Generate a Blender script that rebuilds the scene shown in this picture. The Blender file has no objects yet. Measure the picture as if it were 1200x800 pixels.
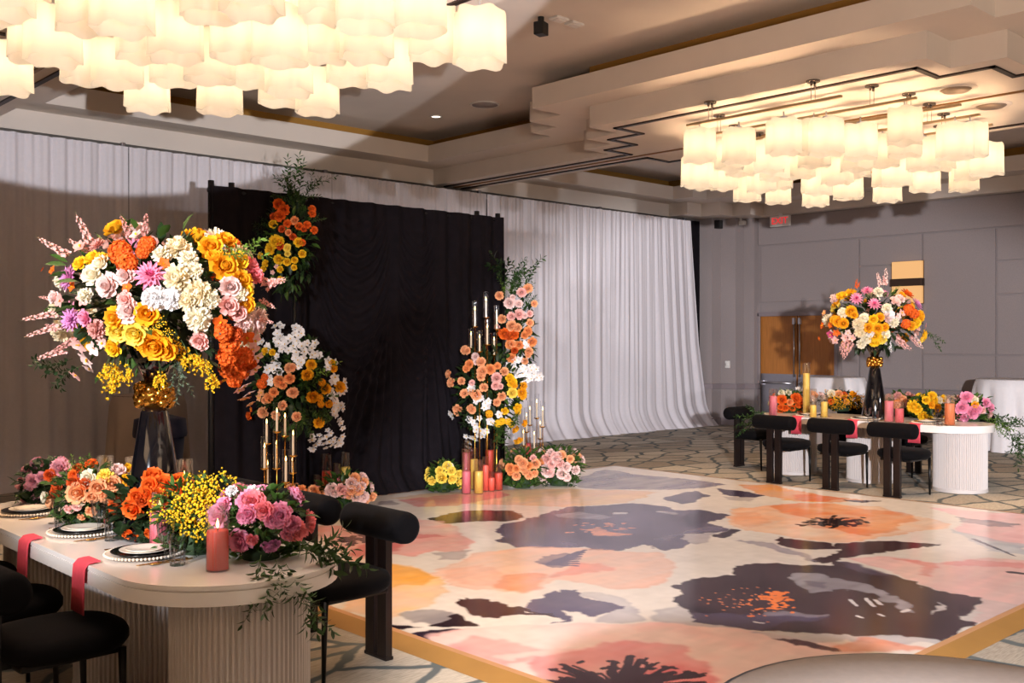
import bpy, bmesh, math, random
import numpy as np
from mathutils import Vector, Matrix, Quaternion, noise

random.seed(7)
PI = math.pi
SC = bpy.context.scene
COL = SC.collection

# ------------------------------------------------------------------ camera
# room axes: X runs along the draped wall, Y towards it, camera stands at the origin
CH = 1.65
FPX = 1190.0
HZ = 398.0
FW = Vector((0.685, 0.728, 0)).normalized()
RT = Vector((FW.y, -FW.x, 0))
cam_d = bpy.data.cameras.new('camera')
cam = bpy.data.objects.new('camera', cam_d)
COL.objects.link(cam)
cam.location = (0, 0, CH)
cam.rotation_euler = (PI / 2, 0, math.atan2(-FW.x, FW.y))
cam_d.sensor_width = 36
cam_d.lens = 36 * FPX / 1200
cam_d.shift_y = -(400 - HZ) / 1200
cam_d.clip_end = 100
SC.camera = cam


def at_z(px, py, z=0.0):
    """where the sight line through a pixel meets a horizontal plane"""
    d = (CH - z) * FPX / (py - HZ)
    return FW * d + RT * ((px - 600) / FPX * d) + Vector((0, 0, z))


def at_d(px, py, d):
    return FW * d + RT * ((px - 600) / FPX * d) + Vector((0, 0, CH - (py - HZ) / FPX * d))


def at_y(px, py, Y):
    k = (px - 600) / FPX
    return at_d(px, py, Y / (FW.y + RT.y * k))


def at_x(px, py, X):
    k = (px - 600) / FPX
    return at_d(px, py, X / (FW.x + RT.x * k))


# ------------------------------------------------------------------ colour / materials
def lin(c):
    out = []
    for v in c[:3]:
        v = v / 255.0
        out.append(v / 12.92 if v <= 0.04045 else ((v + 0.055) / 1.055) ** 2.4)
    return tuple(out) + (1.0,)


MATS = {}


def mat(name, col, rough=0.6, metal=0.0, var=0.0, scale=8.0, bump=0.0, coat=0.0, trans=0.0, ior=1.45,
        rnd=0.0, sheen=0.0, transl=0.0, spec=0.5, stretch=None):
    if name in MATS:
        return MATS[name]
    m = bpy.data.materials.new(name)
    m.use_nodes = True
    nt = m.node_tree
    b = nt.nodes['Principled BSDF']
    c = lin(col)
    b.inputs['Base Color'].default_value = c
    b.inputs['Roughness'].default_value = rough
    b.inputs['Metallic'].default_value = metal
    b.inputs['IOR'].default_value = ior
    b.inputs['Specular IOR Level'].default_value = spec
    b.inputs['Coat Weight'].default_value = coat
    b.inputs['Coat Roughness'].default_value = 0.08
    b.inputs['Transmission Weight'].default_value = trans
    if sheen:
        b.inputs['Sheen Weight'].default_value = sheen
        b.inputs['Sheen Roughness'].default_value = 0.4
    colour_socket = None
    if var or bump:
        tc = nt.nodes.new('ShaderNodeTexCoord')
        mp = nt.nodes.new('ShaderNodeMapping')
        if stretch:
            mp.inputs['Scale'].default_value = stretch
        nz = nt.nodes.new('ShaderNodeTexNoise')
        nz.inputs['Scale'].default_value = scale
        nz.inputs['Detail'].default_value = 4
        nt.links.new(tc.outputs['Object'], mp.inputs['Vector'])
        nt.links.new(mp.outputs['Vector'], nz.inputs['Vector'])
        if var:
            rp = nt.nodes.new('ShaderNodeValToRGB')
            rp.color_ramp.elements[0].position = 0.3
            rp.color_ramp.elements[1].position = 0.7
            rp.color_ramp.elements[0].color = tuple(max(0, v * (1 - var)) for v in c[:3]) + (1,)
            rp.color_ramp.elements[1].color = tuple(min(1, v * (1 + var)) for v in c[:3]) + (1,)
            nt.links.new(nz.outputs['Fac'], rp.inputs['Fac'])
            colour_socket = rp.outputs['Color']
        if bump:
            bp = nt.nodes.new('ShaderNodeBump')
            bp.inputs['Strength'].default_value = bump
            bp.inputs['Distance'].default_value = 0.01
            nt.links.new(nz.outputs['Fac'], bp.inputs['Height'])
            nt.links.new(bp.outputs['Normal'], b.inputs['Normal'])
    if rnd:
        geo = nt.nodes.new('ShaderNodeNewGeometry')
        oi = nt.nodes.new('ShaderNodeObjectInfo')
        ad = nt.nodes.new('ShaderNodeMath'); ad.operation = 'ADD'
        fr = nt.nodes.new('ShaderNodeMath'); fr.operation = 'FRACT'
        nt.links.new(geo.outputs['Random Per Island'], ad.inputs[0])
        nt.links.new(oi.outputs['Random'], ad.inputs[1])
        nt.links.new(ad.outputs[0], fr.inputs[0])
        hs = nt.nodes.new('ShaderNodeHueSaturation')
        mr = nt.nodes.new('ShaderNodeMapRange')
        mr.inputs['To Min'].default_value = 1 - rnd
        mr.inputs['To Max'].default_value = 1 + rnd * 0.6
        nt.links.new(fr.outputs[0], mr.inputs['Value'])
        nt.links.new(mr.outputs[0], hs.inputs['Value'])
        if colour_socket:
            nt.links.new(colour_socket, hs.inputs['Color'])
        else:
            hs.inputs['Color'].default_value = c
        colour_socket = hs.outputs['Color']
    if colour_socket:
        nt.links.new(colour_socket, b.inputs['Base Color'])
    if transl:
        tr = nt.nodes.new('ShaderNodeBsdfTranslucent')
        tr.inputs['Color'].default_value = c
        if colour_socket:
            nt.links.new(colour_socket, tr.inputs['Color'])
        mx = nt.nodes.new('ShaderNodeMixShader')
        mx.inputs[0].default_value = transl
        out = nt.nodes['Material Output']
        nt.links.new(b.outputs[0], mx.inputs[1])
        nt.links.new(tr.outputs[0], mx.inputs[2])
        nt.links.new(mx.outputs[0], out.inputs['Surface'])
    MATS[name] = m
    return m


def emit(name, col, strength):
    if name in MATS:
        return MATS[name]
    m = bpy.data.materials.new(name)
    m.use_nodes = True
    nt = m.node_tree
    b = nt.nodes['Principled BSDF']
    b.inputs['Base Color'].default_value = lin(col)
    b.inputs['Emission Color'].default_value = lin(col)
    b.inputs['Emission Strength'].default_value = strength
    MATS[name] = m
    return m


def glass_mat(name, tint=(255, 255, 255), opacity=0.10):
    """thin clear glass: see-through walls with a fresnel sheen, for thin-walled vessels"""
    if name in MATS:
        return MATS[name]
    m = bpy.data.materials.new(name)
    m.use_nodes = True
    nt = m.node_tree
    for n in list(nt.nodes):
        nt.nodes.remove(n)
    out = nt.nodes.new('ShaderNodeOutputMaterial')
    tr = nt.nodes.new('ShaderNodeBsdfTransparent')
    tr.inputs['Color'].default_value = lin(tint)
    gl = nt.nodes.new('ShaderNodeBsdfGlossy')
    gl.inputs['Roughness'].default_value = 0.06
    lw = nt.nodes.new('ShaderNodeLayerWeight')
    lw.inputs['Blend'].default_value = 0.35
    mr = nt.nodes.new('ShaderNodeMapRange')
    mr.inputs['From Min'].default_value = 0.22
    mr.inputs['To Min'].default_value = opacity * 0.12
    mr.inputs['To Max'].default_value = min(1, opacity * 3)
    nt.links.new(lw.outputs['Fresnel'], mr.inputs['Value'])
    mx = nt.nodes.new('ShaderNodeMixShader')
    nt.links.new(mr.outputs[0], mx.inputs[0])
    nt.links.new(tr.outputs[0], mx.inputs[1])
    nt.links.new(gl.outputs[0], mx.inputs[2])
    nt.links.new(mx.outputs[0], out.inputs['Surface'])
    MATS[name] = m
    return m


# ------------------------------------------------------------------ mesh builder
class MB:
    def __init__(s):
        s.v = []; s.f = []; s.m = []; s.smooth = []

    def add(s, vs, fs, mi=0, smooth=False):
        b = len(s.v)
        s.v.extend([tuple(v) for v in vs])
        for f in fs:
            s.f.append(tuple(b + i for i in f)); s.m.append(mi); s.smooth.append(smooth)
        return s

    def box(s, c, size, mi=0, rz=0.0, bev=0.0):
        x, y, z = size[0] / 2, size[1] / 2, size[2] / 2
        R = Matrix.Rotation(rz, 3, 'Z'); c = Vector(c)
        if bev <= 0:
            vs = [R @ Vector((sx * x, sy * y, sz * z)) + c for sz in (-1, 1) for sy in (-1, 1) for sx in (-1, 1)]
            fs = [(0, 2, 3, 1), (4, 5, 7, 6), (0, 1, 5, 4), (2, 6, 7, 3), (0, 4, 6, 2), (1, 3, 7, 5)]
            return s.add(vs, fs, mi)
        bm = bmesh.new()
        bmesh.ops.create_cube(bm, size=1)
        for v in bm.verts:
            v.co = Vector((v.co.x * size[0], v.co.y * size[1], v.co.z * size[2]))
        bmesh.ops.bevel(bm, geom=bm.edges[:], offset=min(bev, min(size) * 0.45), segments=2, affect='EDGES', profile=0.6)
        for v in bm.verts:
            v.co = R @ v.co + c
        return s.frombm(bm, mi)

    def frombm(s, bm, mi=0, smooth=False, M=None):
        bm.verts.index_update()
        vs = [(M @ v.co if M else v.co) for v in bm.verts]
        fs = [[v.index for v in f.verts] for f in bm.faces]
        bm.free()
        return s.add(vs, fs, mi, smooth)

    def box2(s, lo, hi, mi=0, bev=0.0):
        lo = Vector(lo); hi = Vector(hi)
        return s.box((lo + hi) / 2, hi - lo, mi, 0, bev)

    def lathe(s, prof, seg=24, mi=0, c=(0, 0, 0), M=None, smooth=True, lobes=0, amp=0.0, close=False, wav=0.0):
        """prof: list of (r, z); r = 0 ends close to a point"""
        vs = []; idx = []
        c = Vector(c)
        for k, (r, z) in enumerate(prof):
            if r < 1e-6:
                p = Vector((0, 0, z))
                vs.append((M @ p if M else p) + c); idx.append([len(vs) - 1] * seg)
            else:
                row = []
                for i in range(seg):
                    a = 2 * PI * i / seg
                    rr = r * (1 + amp * math.cos(lobes * a)) if lobes else r
                    p = Vector((rr * math.cos(a), rr * math.sin(a), z + (wav * math.sin(5 * a) if (wav and k in (0, len(prof) - 1)) else 0)))
                    vs.append((M @ p if M else p) + c); row.append(len(vs) - 1)
                idx.append(row)
        fs = []
        for a, b in zip(idx[:-1], idx[1:]):
            for i in range(seg):
                j = (i + 1) % seg
                q = [a[i], a[j], b[j], b[i]]
                q2 = []
                for t in q:
                    if t not in q2:
                        q2.append(t)
                if len(q2) > 2:
                    fs.append(q2)
        return s.add(vs, fs, mi, smooth)

    def cyl(s, c, r, h, seg=16, mi=0, r2=None, M=None, smooth=True):
        r2 = r if r2 is None else r2
        return s.lathe([(0, 0), (r, 0), (r, 0.0001), (r2, h - 0.0001), (r2, h), (0, h)], seg, mi, c, M, smooth)

    def tube(s, pts, r, seg=6, mi=0, r2=None, cap=True, smooth=True):
        pts = [Vector(p) for p in pts]
        n = len(pts); rows = []; vs = []; fs = []
        prev = None
        for i, p in enumerate(pts):
            t = (pts[min(i + 1, n - 1)] - pts[max(i - 1, 0)])
            t = t.normalized() if t.length > 1e-9 else Vector((0, 0, 1))
            if prev is None:
                u = t.orthogonal().normalized()
            else:
                u = (prev - t * prev.dot(t))
                u = u.normalized() if u.length > 1e-6 else t.orthogonal().normalized()
            prev = u
            w = t.cross(u)
            rr = r if r2 is None else r + (r2 - r) * i / max(1, n - 1)
            rows.append(range(len(vs), len(vs) + seg))
            for k in range(seg):
                a = 2 * PI * k / seg
                vs.append(p + (u * math.cos(a) + w * math.sin(a)) * rr)
        for a, b in zip(rows[:-1], rows[1:]):
            for k in range(seg):
                j = (k + 1) % seg
                fs.append((a[k], a[j], b[j], b[k]))
        if cap:
            fs.append(tuple(reversed(rows[0]))); fs.append(tuple(rows[-1]))
        return s.add(vs, fs, mi, smooth)

    def sphere(s, c, r, seg=10, rings=6, mi=0, sc=(1, 1, 1)):
        prof = [(r * math.sin(PI * k / rings), -r * math.cos(PI * k / rings)) for k in range(rings + 1)]
        prof[0] = (0, -r); prof[-1] = (0, r)
        M = Matrix.Diagonal(sc)
        return s.lathe(prof, seg, mi, c, M)

    def prism(s, poly, z0, z1, mi=0, smooth=False):
        n = len(poly)
        vs = [(p[0], p[1], z0) for p in poly] + [(p[0], p[1], z1) for p in poly]
        fs = [tuple(range(n - 1, -1, -1)), tuple(range(n, 2 * n))]
        s.add(vs, fs, mi, False)
        return s.add(vs, [(i, (i + 1) % n, n + (i + 1) % n, n + i) for i in range(n)], mi, smooth)

    def mesh(s, name, mats):
        me = bpy.data.meshes.new(name)
        me.from_pydata(s.v, [], s.f)
        if not isinstance(mats, (list, tuple)):
            mats = [mats]
        for m in mats:
            me.materials.append(m)
        me.polygons.foreach_set('material_index', s.m)
        me.polygons.foreach_set('use_smooth', s.smooth)
        me.update()
        return me

    def build(s, name, mats, parent=None, loc=None, rz=0.0):
        o = bpy.data.objects.new(name, s.mesh(name, mats))
        COL.objects.link(o)
        if parent:
            o.parent = parent
        if loc is not None:
            o.location = loc
        if rz:
            o.rotation_euler = (0, 0, rz)
        return o


def tag(o, label=None, cat=None, group=None, kind=None):
    if label: o['label'] = label
    if cat: o['category'] = cat
    if group: o['group'] = group
    if kind: o['kind'] = kind
    return o


def thing(name, label, cat, loc=(0, 0, 0), rz=0.0, group=None):
    o = bpy.data.objects.new(name, None)
    COL.objects.link(o)
    o.location = loc
    o.rotation_euler = (0, 0, rz)
    o.empty_display_size = 0.1
    return tag(o, label, cat, group)


def inst(name, me, parent=None, loc=(0, 0, 0), rot=None, sc=1.0):
    o = bpy.data.objects.new(name, me)
    COL.objects.link(o)
    if parent: o.parent = parent
    o.location = loc
    if rot is not None:
        o.rotation_mode = 'QUATERNION'; o.rotation_quaternion = rot
    o.scale = (sc, sc, sc) if not isinstance(sc, (tuple, list)) else sc
    return o


def dup(root, loc, rz, label, group=None):
    r = root.copy(); COL.objects.link(r)
    r.location = loc; r.rotation_euler = (0, 0, rz)
    r['label'] = label
    if group: r['group'] = group
    for ch in list(root.children):
        c = ch.copy(); COL.objects.link(c); c.parent = r
        for g in list(ch.children):
            d = g.copy(); COL.objects.link(d); d.parent = c
    return r


def struct(o, label=None):
    return tag(o, label, kind='structure')
# ------------------------------------------------------------------ room materials
M_CEIL = mat('ceiling_paint', (222, 210, 198), 0.85, var=0.02, scale=3, bump=0.02)
M_COVE = mat('cove_ochre', (168, 122, 52), 0.7, var=0.05)  # ochre tone of the cove band, darker than the ceiling colour
M_TRACK = mat('dark_track_metal', (52, 40, 36), 0.5, 0.3)
M_BRONZE = mat('bronze_track_metal', (150, 112, 70), 0.4, 0.6)
M_WALL = mat('grey_fabric_wall', (152, 141, 139), 0.9, var=0.05, scale=60, bump=0.15)
M_RAIL = mat('grey_trim_paint', (138, 126, 128), 0.6)
M_DARKWALL = mat('wall_behind_drape', (60, 52, 52), 0.9, var=0.05)
M_WHITEPAINT = mat('cream_wall_paint', (190, 175, 165), 0.9, var=0.03)
M_CHROME = mat('brushed_steel', (190, 188, 190), 0.3, 0.9, var=0.04, scale=30)
M_BLACKPL = mat('black_plastic', (18, 17, 18), 0.5)
M_WHITEPL = mat('white_plastic', (225, 220, 214), 0.5)


def carpet():
    m = bpy.data.materials.new('flagstone_pattern_carpet')
    m.use_nodes = True
    nt = m.node_tree; N = nt.nodes; L = nt.links
    b = N['Principled BSDF']
    b.inputs['Roughness'].default_value = 0.95
    b.inputs['Specular IOR Level'].default_value = 0.1
    tc = N.new('ShaderNodeTexCoord')
    nz = N.new('ShaderNodeTexNoise'); nz.inputs['Scale'].default_value = 3.0; nz.inputs['Detail'].default_value = 3
    L.new(tc.outputs['Object'], nz.inputs['Vector'])
    sub = N.new('ShaderNodeVectorMath'); sub.operation = 'SUBTRACT'; sub.inputs[1].default_value = (0.5, 0.5, 0.5)
    L.new(nz.outputs['Color'], sub.inputs[0])
    scl = N.new('ShaderNodeVectorMath'); scl.operation = 'SCALE'; scl.inputs['Scale'].default_value = 0.16
    L.new(sub.outputs[0], scl.inputs[0])
    add = N.new('ShaderNodeVectorMath'); add.operation = 'ADD'
    L.new(tc.outputs['Object'], add.inputs[0]); L.new(scl.outputs[0], add.inputs[1])
    mp = N.new('ShaderNodeMapping'); mp.inputs['Rotation'].default_value = (0, 0, 0.8); mp.inputs['Scale'].default_value = (2.0, 2.9, 1)
    L.new(add.outputs[0], mp.inputs['Vector'])
    v1 = N.new('ShaderNodeTexVoronoi'); v1.feature = 'DISTANCE_TO_EDGE'; v1.inputs['Scale'].default_value = 1.0; v1.voronoi_dimensions = '2D'
    v2 = N.new('ShaderNodeTexVoronoi'); v2.feature = 'F1'; v2.inputs['Scale'].default_value = 1.0; v2.voronoi_dimensions = '2D'
    L.new(mp.outputs[0], v1.inputs['Vector']); L.new(mp.outputs[0], v2.inputs['Vector'])
    hsv = N.new('ShaderNodeSeparateColor'); L.new(v2.outputs['Color'], hsv.inputs[0])
    rp = N.new('ShaderNodeValToRGB')
    e = rp.color_ramp.elements
    e[0].color = lin((158, 148, 134)); e[1].color = lin((204, 195, 178))
    k = e.new(0.5); k.color = lin((182, 173, 158))
    L.new(hsv.outputs[0], rp.inputs['Fac'])
    # fibre streaks
    mp2 = N.new('ShaderNodeMapping'); mp2.inputs['Scale'].default_value = (14, 120, 1); mp2.inputs['Rotation'].default_value = (0, 0, -0.75)
    L.new(tc.outputs['Object'], mp2.inputs['Vector'])
    st = N.new('ShaderNodeTexNoise'); st.inputs['Scale'].default_value = 1.0; st.inputs['Detail'].default_value = 3
    L.new(mp2.outputs[0], st.inputs['Vector'])
    mr = N.new('ShaderNodeMapRange'); mr.inputs['From Min'].default_value = 0.3; mr.inputs['From Max'].default_value = 0.7
    mr.inputs['To Min'].default_value = 0.72; mr.inputs['To Max'].default_value = 1.12
    L.new(st.outputs['Fac'], mr.inputs['Value'])
    mul = N.new('ShaderNodeVectorMath'); mul.operation = 'SCALE'
    L.new(rp.outputs['Color'], mul.inputs[0]); L.new(mr.outputs[0], mul.inputs['Scale'])
    ed = N.new('ShaderNodeMapRange'); ed.inputs['From Min'].default_value = 0.035; ed.inputs['From Max'].default_value = 0.085
    ed.interpolation_type = 'SMOOTHSTEP'
    L.new(v1.outputs['Distance'], ed.inputs['Value'])
    mx = N.new('ShaderNodeMix'); mx.data_type = 'RGBA'
    L.new(ed.outputs[0], mx.inputs['Factor'])
    mx.inputs['A'].default_value = lin((96, 103, 104))
    L.new(mul.outputs[0], mx.inputs['B'])
    L.new(mx.outputs['Result'], b.inputs['Base Color'])
    bp = N.new('ShaderNodeBump'); bp.inputs['Strength'].default_value = 0.3; bp.inputs['Distance'].default_value = 0.005
    L.new(st.outputs['Fac'], bp.inputs['Height']); L.new(bp.outputs[0], b.inputs['Normal'])
    return m


XL, XR, YN, YF = -5.0, 16.95, -5.0, 12.2
M_CARPET = carpet()
struct(MB().box2((XL, YN, -0.1), (XR + 0.3, YF + 0.2, 0)).build('floor', M_CARPET))
ZTOP = 4.67
struct(MB().box2((XL, YN, ZTOP), (XR + 0.3, YF + 0.2, ZTOP + 0.1)).build('ceiling', M_CEIL))
struct(MB().box2((XL, YF, 0), (XR + 0.3, YF + 0.2, ZTOP)).build('wall_back', M_DARKWALL))
struct(MB().box2((XL - 0.2, YN, 0), (XL, YF, ZTOP)).build('wall_left', M_WHITEPAINT))
struct(MB().box2((XL, YN - 0.2, 0), (XR, YN, ZTOP)).build('wall_front', M_WHITEPAINT))

# ---- stepped ceiling tiers
BEAMS = (3.04, 10.07)
YC = 5.7


def half_w(y, tier):
    a = abs(y - YC)
    steps = ((1.9, 1.74), (2.37, 1.28), (2.83, 0.82)) if tier == 1 else ((2.42, 2.12), (2.93, 1.66), (3.38, 1.2))
    for lim, w in steps:
        if a < lim:
            return w
    return 0.36 if tier == 1 else 0.85


def solid(x, y, tier):
    for bx in BEAMS:
        if abs(x - bx) < half_w(y, tier):
            return True
    o = 0.0 if tier == 1 else 0.48
    if y > 12.06 - o or x > 16.72 - o:
        return True
    for sx, sy in ((15.45, 11.62), (15.88, 11.2), (16.3, 10.8)):
        if x > sx - o and y > sy - o:
            return True
    if y < -1.2 + o:
        return True
    return False


def tier_mesh(tier, z0, z1):
    xs = {XL, XR}; ys = {YN, YF}
    o = 0.0 if tier == 1 else 0.48
    for bx in BEAMS:
        for w in ((1.74, 1.28, 0.82, 0.36) if tier == 1 else (2.12, 1.66, 1.2, 0.85)):
            xs |= {bx - w, bx + w}
    for a in ((1.9, 2.37, 2.83) if tier == 1 else (2.42, 2.93, 3.38)):
        ys |= {YC - a, YC + a}
    xs.add(16.72 - o); ys.add(12.06 - o); ys.add(-1.2 + o)
    for sx, sy in ((15.45, 11.62), (15.88, 11.2), (16.3, 10.8)):
        xs.add(sx - o); ys.add(sy - o)
    xs = sorted(xs); ys = sorted(ys)
    g = [[solid((xs[i] + xs[i + 1]) / 2, (ys[j] + ys[j + 1]) / 2, tier) for j in range(len(ys) - 1)] for i in range(len(xs) - 1)]
    mb = MB()

    def S(i, j):
        return 0 <= i < len(xs) - 1 and 0 <= j < len(ys) - 1 and g[i][j]
    for i in range(len(xs) - 1):
        for j in range(len(ys) - 1):
            if not g[i][j]:
                continue
            x0, x1, y0, y1 = xs[i], xs[i + 1], ys[j], ys[j + 1]
            mb.add([(x0, y0, z0), (x0, y1, z0), (x1, y1, z0), (x1, y0, z0)], [(0, 1, 2, 3)])
            mb.add([(x0, y0, z1), (x1, y0, z1), (x1, y1, z1), (x0, y1, z1)], [(0, 1, 2, 3)])
            if not S(i - 1, j): mb.add([(x0, y0, z0), (x0, y0, z1), (x0, y1, z1), (x0, y1, z0)], [(0, 1, 2, 3)])
            if not S(i + 1, j): mb.add([(x1, y0, z0), (x1, y1, z0), (x1, y1, z1), (x1, y0, z1)], [(0, 1, 2, 3)])
            if not S(i, j - 1): mb.add([(x0, y0, z0), (x1, y0, z0), (x1, y0, z1), (x0, y0, z1)], [(0, 1, 2, 3)])
            if not S(i, j + 1): mb.add([(x0, y1, z0), (x0, y1, z1), (x1, y1, z1), (x1, y1, z0)], [(0, 1, 2, 3)])
    return mb


struct(tier_mesh(1, 4.0, 4.235).build('ceiling_soffit', M_CEIL))
struct(tier_mesh(2, 4.235, 4.47).build('ceiling_coffer_ledge', M_CEIL))
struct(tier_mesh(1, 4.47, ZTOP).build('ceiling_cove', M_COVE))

# ---- air-wall tracks under the beams: dark lines that step with the beam edge, one bronze line in the middle
for n, bx in enumerate(BEAMS):
    mb = MB()
    for sgn in (-1, 1):
        lims = [(-7.0, 0.16), (2.75, None)]
        pts = []
        seq = [(YC - 6.4, 0.17), (YC - 2.64, 0.17), (YC - 2.64, 0.62), (YC - 2.18, 0.62), (YC - 2.18, 1.08), (YC - 1.7, 1.08), (YC - 1.7, 1.52),
               (YC + 1.7, 1.52), (YC + 1.7, 1.08), (YC + 2.18, 1.08), (YC + 2.18, 0.62), (YC + 2.64, 0.62), (YC + 2.64, 0.17), (12.0, 0.17)]
        for (ya, wa), (yb, wb) in zip(seq[:-1], seq[1:]):
            xa, xb = bx + sgn * wa, bx + sgn * wb
            mb.box2((min(xa, xb) - 0.025, min(ya, yb) - 0.025, 3.985), (max(xa, xb) + 0.025, max(ya, yb) + 0.025, 4.001))
    struct(mb.build('trim_%d' % (n + 1), M_TRACK))
    struct(MB().box2((bx - 0.018, YC - 6.4, 3.985), (bx + 0.018, 12.0, 4.001)).build('trim_%d' % (n + 3), M_BRONZE))

# ---- right wall: fabric panels with shadow gaps, corner pilasters, chair rail
mb = MB()
XW = XR
D0, D1 = 9.42, 11.02      # door opening along Y
mb.box2((XW, YN, 0), (XW + 0.3, D0, ZTOP)); mb.box2((XW, D1, 0), (XW + 0.3, YF, ZTOP)); mb.box2((XW, D0, 2.14), (XW + 0.3, D1, ZTOP))
mb.box2((XW + 0.28, D0, 0), (XW + 0.3, D1, 2.14), 0)


def panel(y0, y1, z0, z1):
    mb.box2((XW - 0.03, min(y0, y1) + 0.012, z0 + 0.012), (XW, max(y0, y1) - 0.012, z1 - 0.012), 0, 0.008)


# crown band, then columns of panels
panel(11.05, -2.0, 3.46, 4.0)
ya = lambda px: at_x(px, 400, XW).y
cols = [ya(892), ya(1008), ya(1082), ya(1168), 5.2, 3.5, 1.0]
for i in range(6):
    y0, y1 = cols[i], cols[i + 1]
    if i == 0:
        panel(y0, y1, 2.36, 3.46)
        panel(y0, D1 + 0.12, 0.80, 2.36); panel(D0 - 0.12, y1, 0.80, 2.36)
    elif i == 1:
        panel(y0, y1, 2.95, 3.46); panel(y0, y1, 0.80, 2.95)
    elif i == 2:
        panel(y0, y1, 1.40, 3.46); panel(y0, y1, 0.80, 1.40)
    else:
        for za, zb in ((2.92, 3.46), (2.38, 2.92), (1.40, 2.38), (0.80, 1.40)):
            panel(y0, y1, za, zb)
    if i > 0:
        panel(y0, y1, 0.12, 0.70)
panel(cols[0], D1 + 0.12, 0.12, 0.70); panel(D0 - 0.12, cols[1], 0.12, 0.70)
struct(mb.build('wall_right', M_WALL))
mb = MB()
mb.box2((XW - 0.06, -2, 0.70), (XW, D0 - 0.1, 0.80), 0, 0.01)
mb.box2((XW - 0.04, -2, 0.0), (XW, D0 - 0.1, 0.12), 0, 0.01)
struct(mb.build('baseboard_right', M_RAIL))
# stepped corner pilasters
mb = MB(); rl = MB()
for x0, y0, y1 in ((16.22, 11.62, YF), (16.52, 11.28, 11.62), (16.80, 11.05, 11.28)):
    mb.box2((x0, y0, 0), (XW, y1, 4.0))
    rl.box2((x0 - 0.05, y0 - 0.05, 0.70), (XW, y1, 0.80), 0, 0.008)
    rl.box2((x0 - 0.03, y0 - 0.03, 0.0), (XW, y1, 0.14), 0, 0.008)
struct(mb.build('wall_corner', M_WALL))
struct(rl.build('baseboard_corner', M_RAIL))

# ---- double door in the right wall
M_OAK = mat('honey_oak_veneer', (176, 112, 52), 0.4, var=0.18, scale=5, stretch=(1, 14, 0.6))
M_KICK = mat('steel_kick_plate', (170, 168, 176), 0.35, 0.8, var=0.05)
mb = MB()
for y in (D0 - 0.05, D1 - 0.05 + 0.05):
    mb.box2((XW - 0.04, y - 0.0, 0), (XW + 0.2, y + 0.06, 2.16), 0, 0.006)
mb.box2((XW - 0.04, D0 - 0.05, 2.1), (XW + 0.2, D1 + 0.06, 2.18), 0, 0.006)
struct(mb.build('trim_5', M_RAIL))
ym = (D0 + D1) / 2
for n, (a, b) in enumerate(((ym + 0.01, D1), (D0, ym - 0.01))):
    r = struct(bpy.data.objects.new('door_%d' % (n + 1), None)); COL.objects.link(r); r.location = (XW + 0.05, (a + b) / 2, 0)
    w = b - a
    MB().box2((-0.02, -w / 2, 0.01), (0.02, w / 2, 2.1), 0, 0.003).build('door_leaf', M_OAK, r)
    MB().box2((-0.026, -w / 2 + 0.01, 0.02), (-0.02, w / 2 - 0.01, 1.0), 0).build('kick_plate', M_KICK, r)
    hb = MB()
    hb.tube([(-0.09, -w / 2 + 0.06, 0.83), (-0.09, w / 2 - 0.06, 0.83)], 0.022, 10)
    hb.box((-0.055, -w / 2 + 0.07, 0.83), (0.08, 0.05, 0.08)); hb.box((-0.055, w / 2 - 0.07, 0.83), (0.08, 0.05, 0.08))
    hb.build('push_bar', M_CHROME, r)
    yy = -w / 2 + 0.05 if n == 0 else w / 2 - 0.05
    sb = MB(); sb.tube([(-0.045, yy, 0.95), (-0.045, yy, 2.0)], 0.013, 8); sb.box((-0.04, yy, 2.0), (0.06, 0.05, 0.12), 0, 0, 0.006)
    sb.build('door_rod', M_CHROME, r)

# ---- wall sconce on the right wall
M_SCONCE = emit('sconce_glass', (255, 196, 128), 0.72)
M_SCONCE.node_tree.nodes['Principled BSDF'].inputs['Base Color'].default_value = lin((150, 112, 76))
p = at_x(1066, 331, XW)
s = thing('wall_sconce', 'square lit wall sconce with a dark band behind the far tall bouquet', 'wall lamp', (XW - 0.031, p.y, p.z))
for dz, nm in ((0.21, 'shade'), (-0.21, 'shade')):
    MB().box((-0.05, 0, dz), (0.10, 0.52, 0.30), 0, 0, 0.01).build(nm, M_SCONCE, s)
MB().box((-0.06, 0, 0), (0.122, 0.56, 0.13), 0, 0, 0.01).build('band', mat('bronze_band', (70, 52, 42), 0.5, 0.4), s)
MB().box((-0.012, 0, 0), (0.023, 0.54, 0.74), 0, 0, 0.004).build('backplate', M_BRONZE, s)

# ---- small wall devices
p = at_x(862, 427, 16.52)
o = MB().box((-0.02, 0, 0), (0.04, 0.1, 0.14), 0, 0, 0.012).cyl((-0.04, 0, 0), 0.03, 0.02, 12, 0, None, Matrix.Rotation(-PI / 2, 3, 'Y')).build('wall_control', M_WHITEPL, None, (16.52, 11.45, p.z))
tag(o, 'small pale round wall control on the corner pilaster above the chair rail', 'wall control')
p = at_y(859, 258, 11.28)
cr = thing('security_camera', 'small white camera high on the corner pilaster just under the soffit', 'camera', (16.66, 11.28, 3.9))
MB().box((0, -0.06, 0.0), (0.08, 0.12, 0.08), 0, 0, 0.01).build('body', M_WHITEPL, cr)
MB().box((0, -0.02, 0.07), (0.03, 0.04, 0.1), 0, 0, 0.005).build('bracket', M_WHITEPL, cr)
cr = thing('wall_speaker', 'small black speaker high on the corner pilaster beside the white camera', 'speaker', (16.36, 11.62, 3.88))
MB().box((0, -0.06, 0.0), (0.12, 0.12, 0.16), 0, 0, 0.01).build('body', M_BLACKPL, cr)
MB().box((0, -0.122, 0.0), (0.1, 0.006, 0.13), 0, 0, 0.002).build('grille', mat('grille', (40, 38, 38), 0.8), cr)

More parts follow.
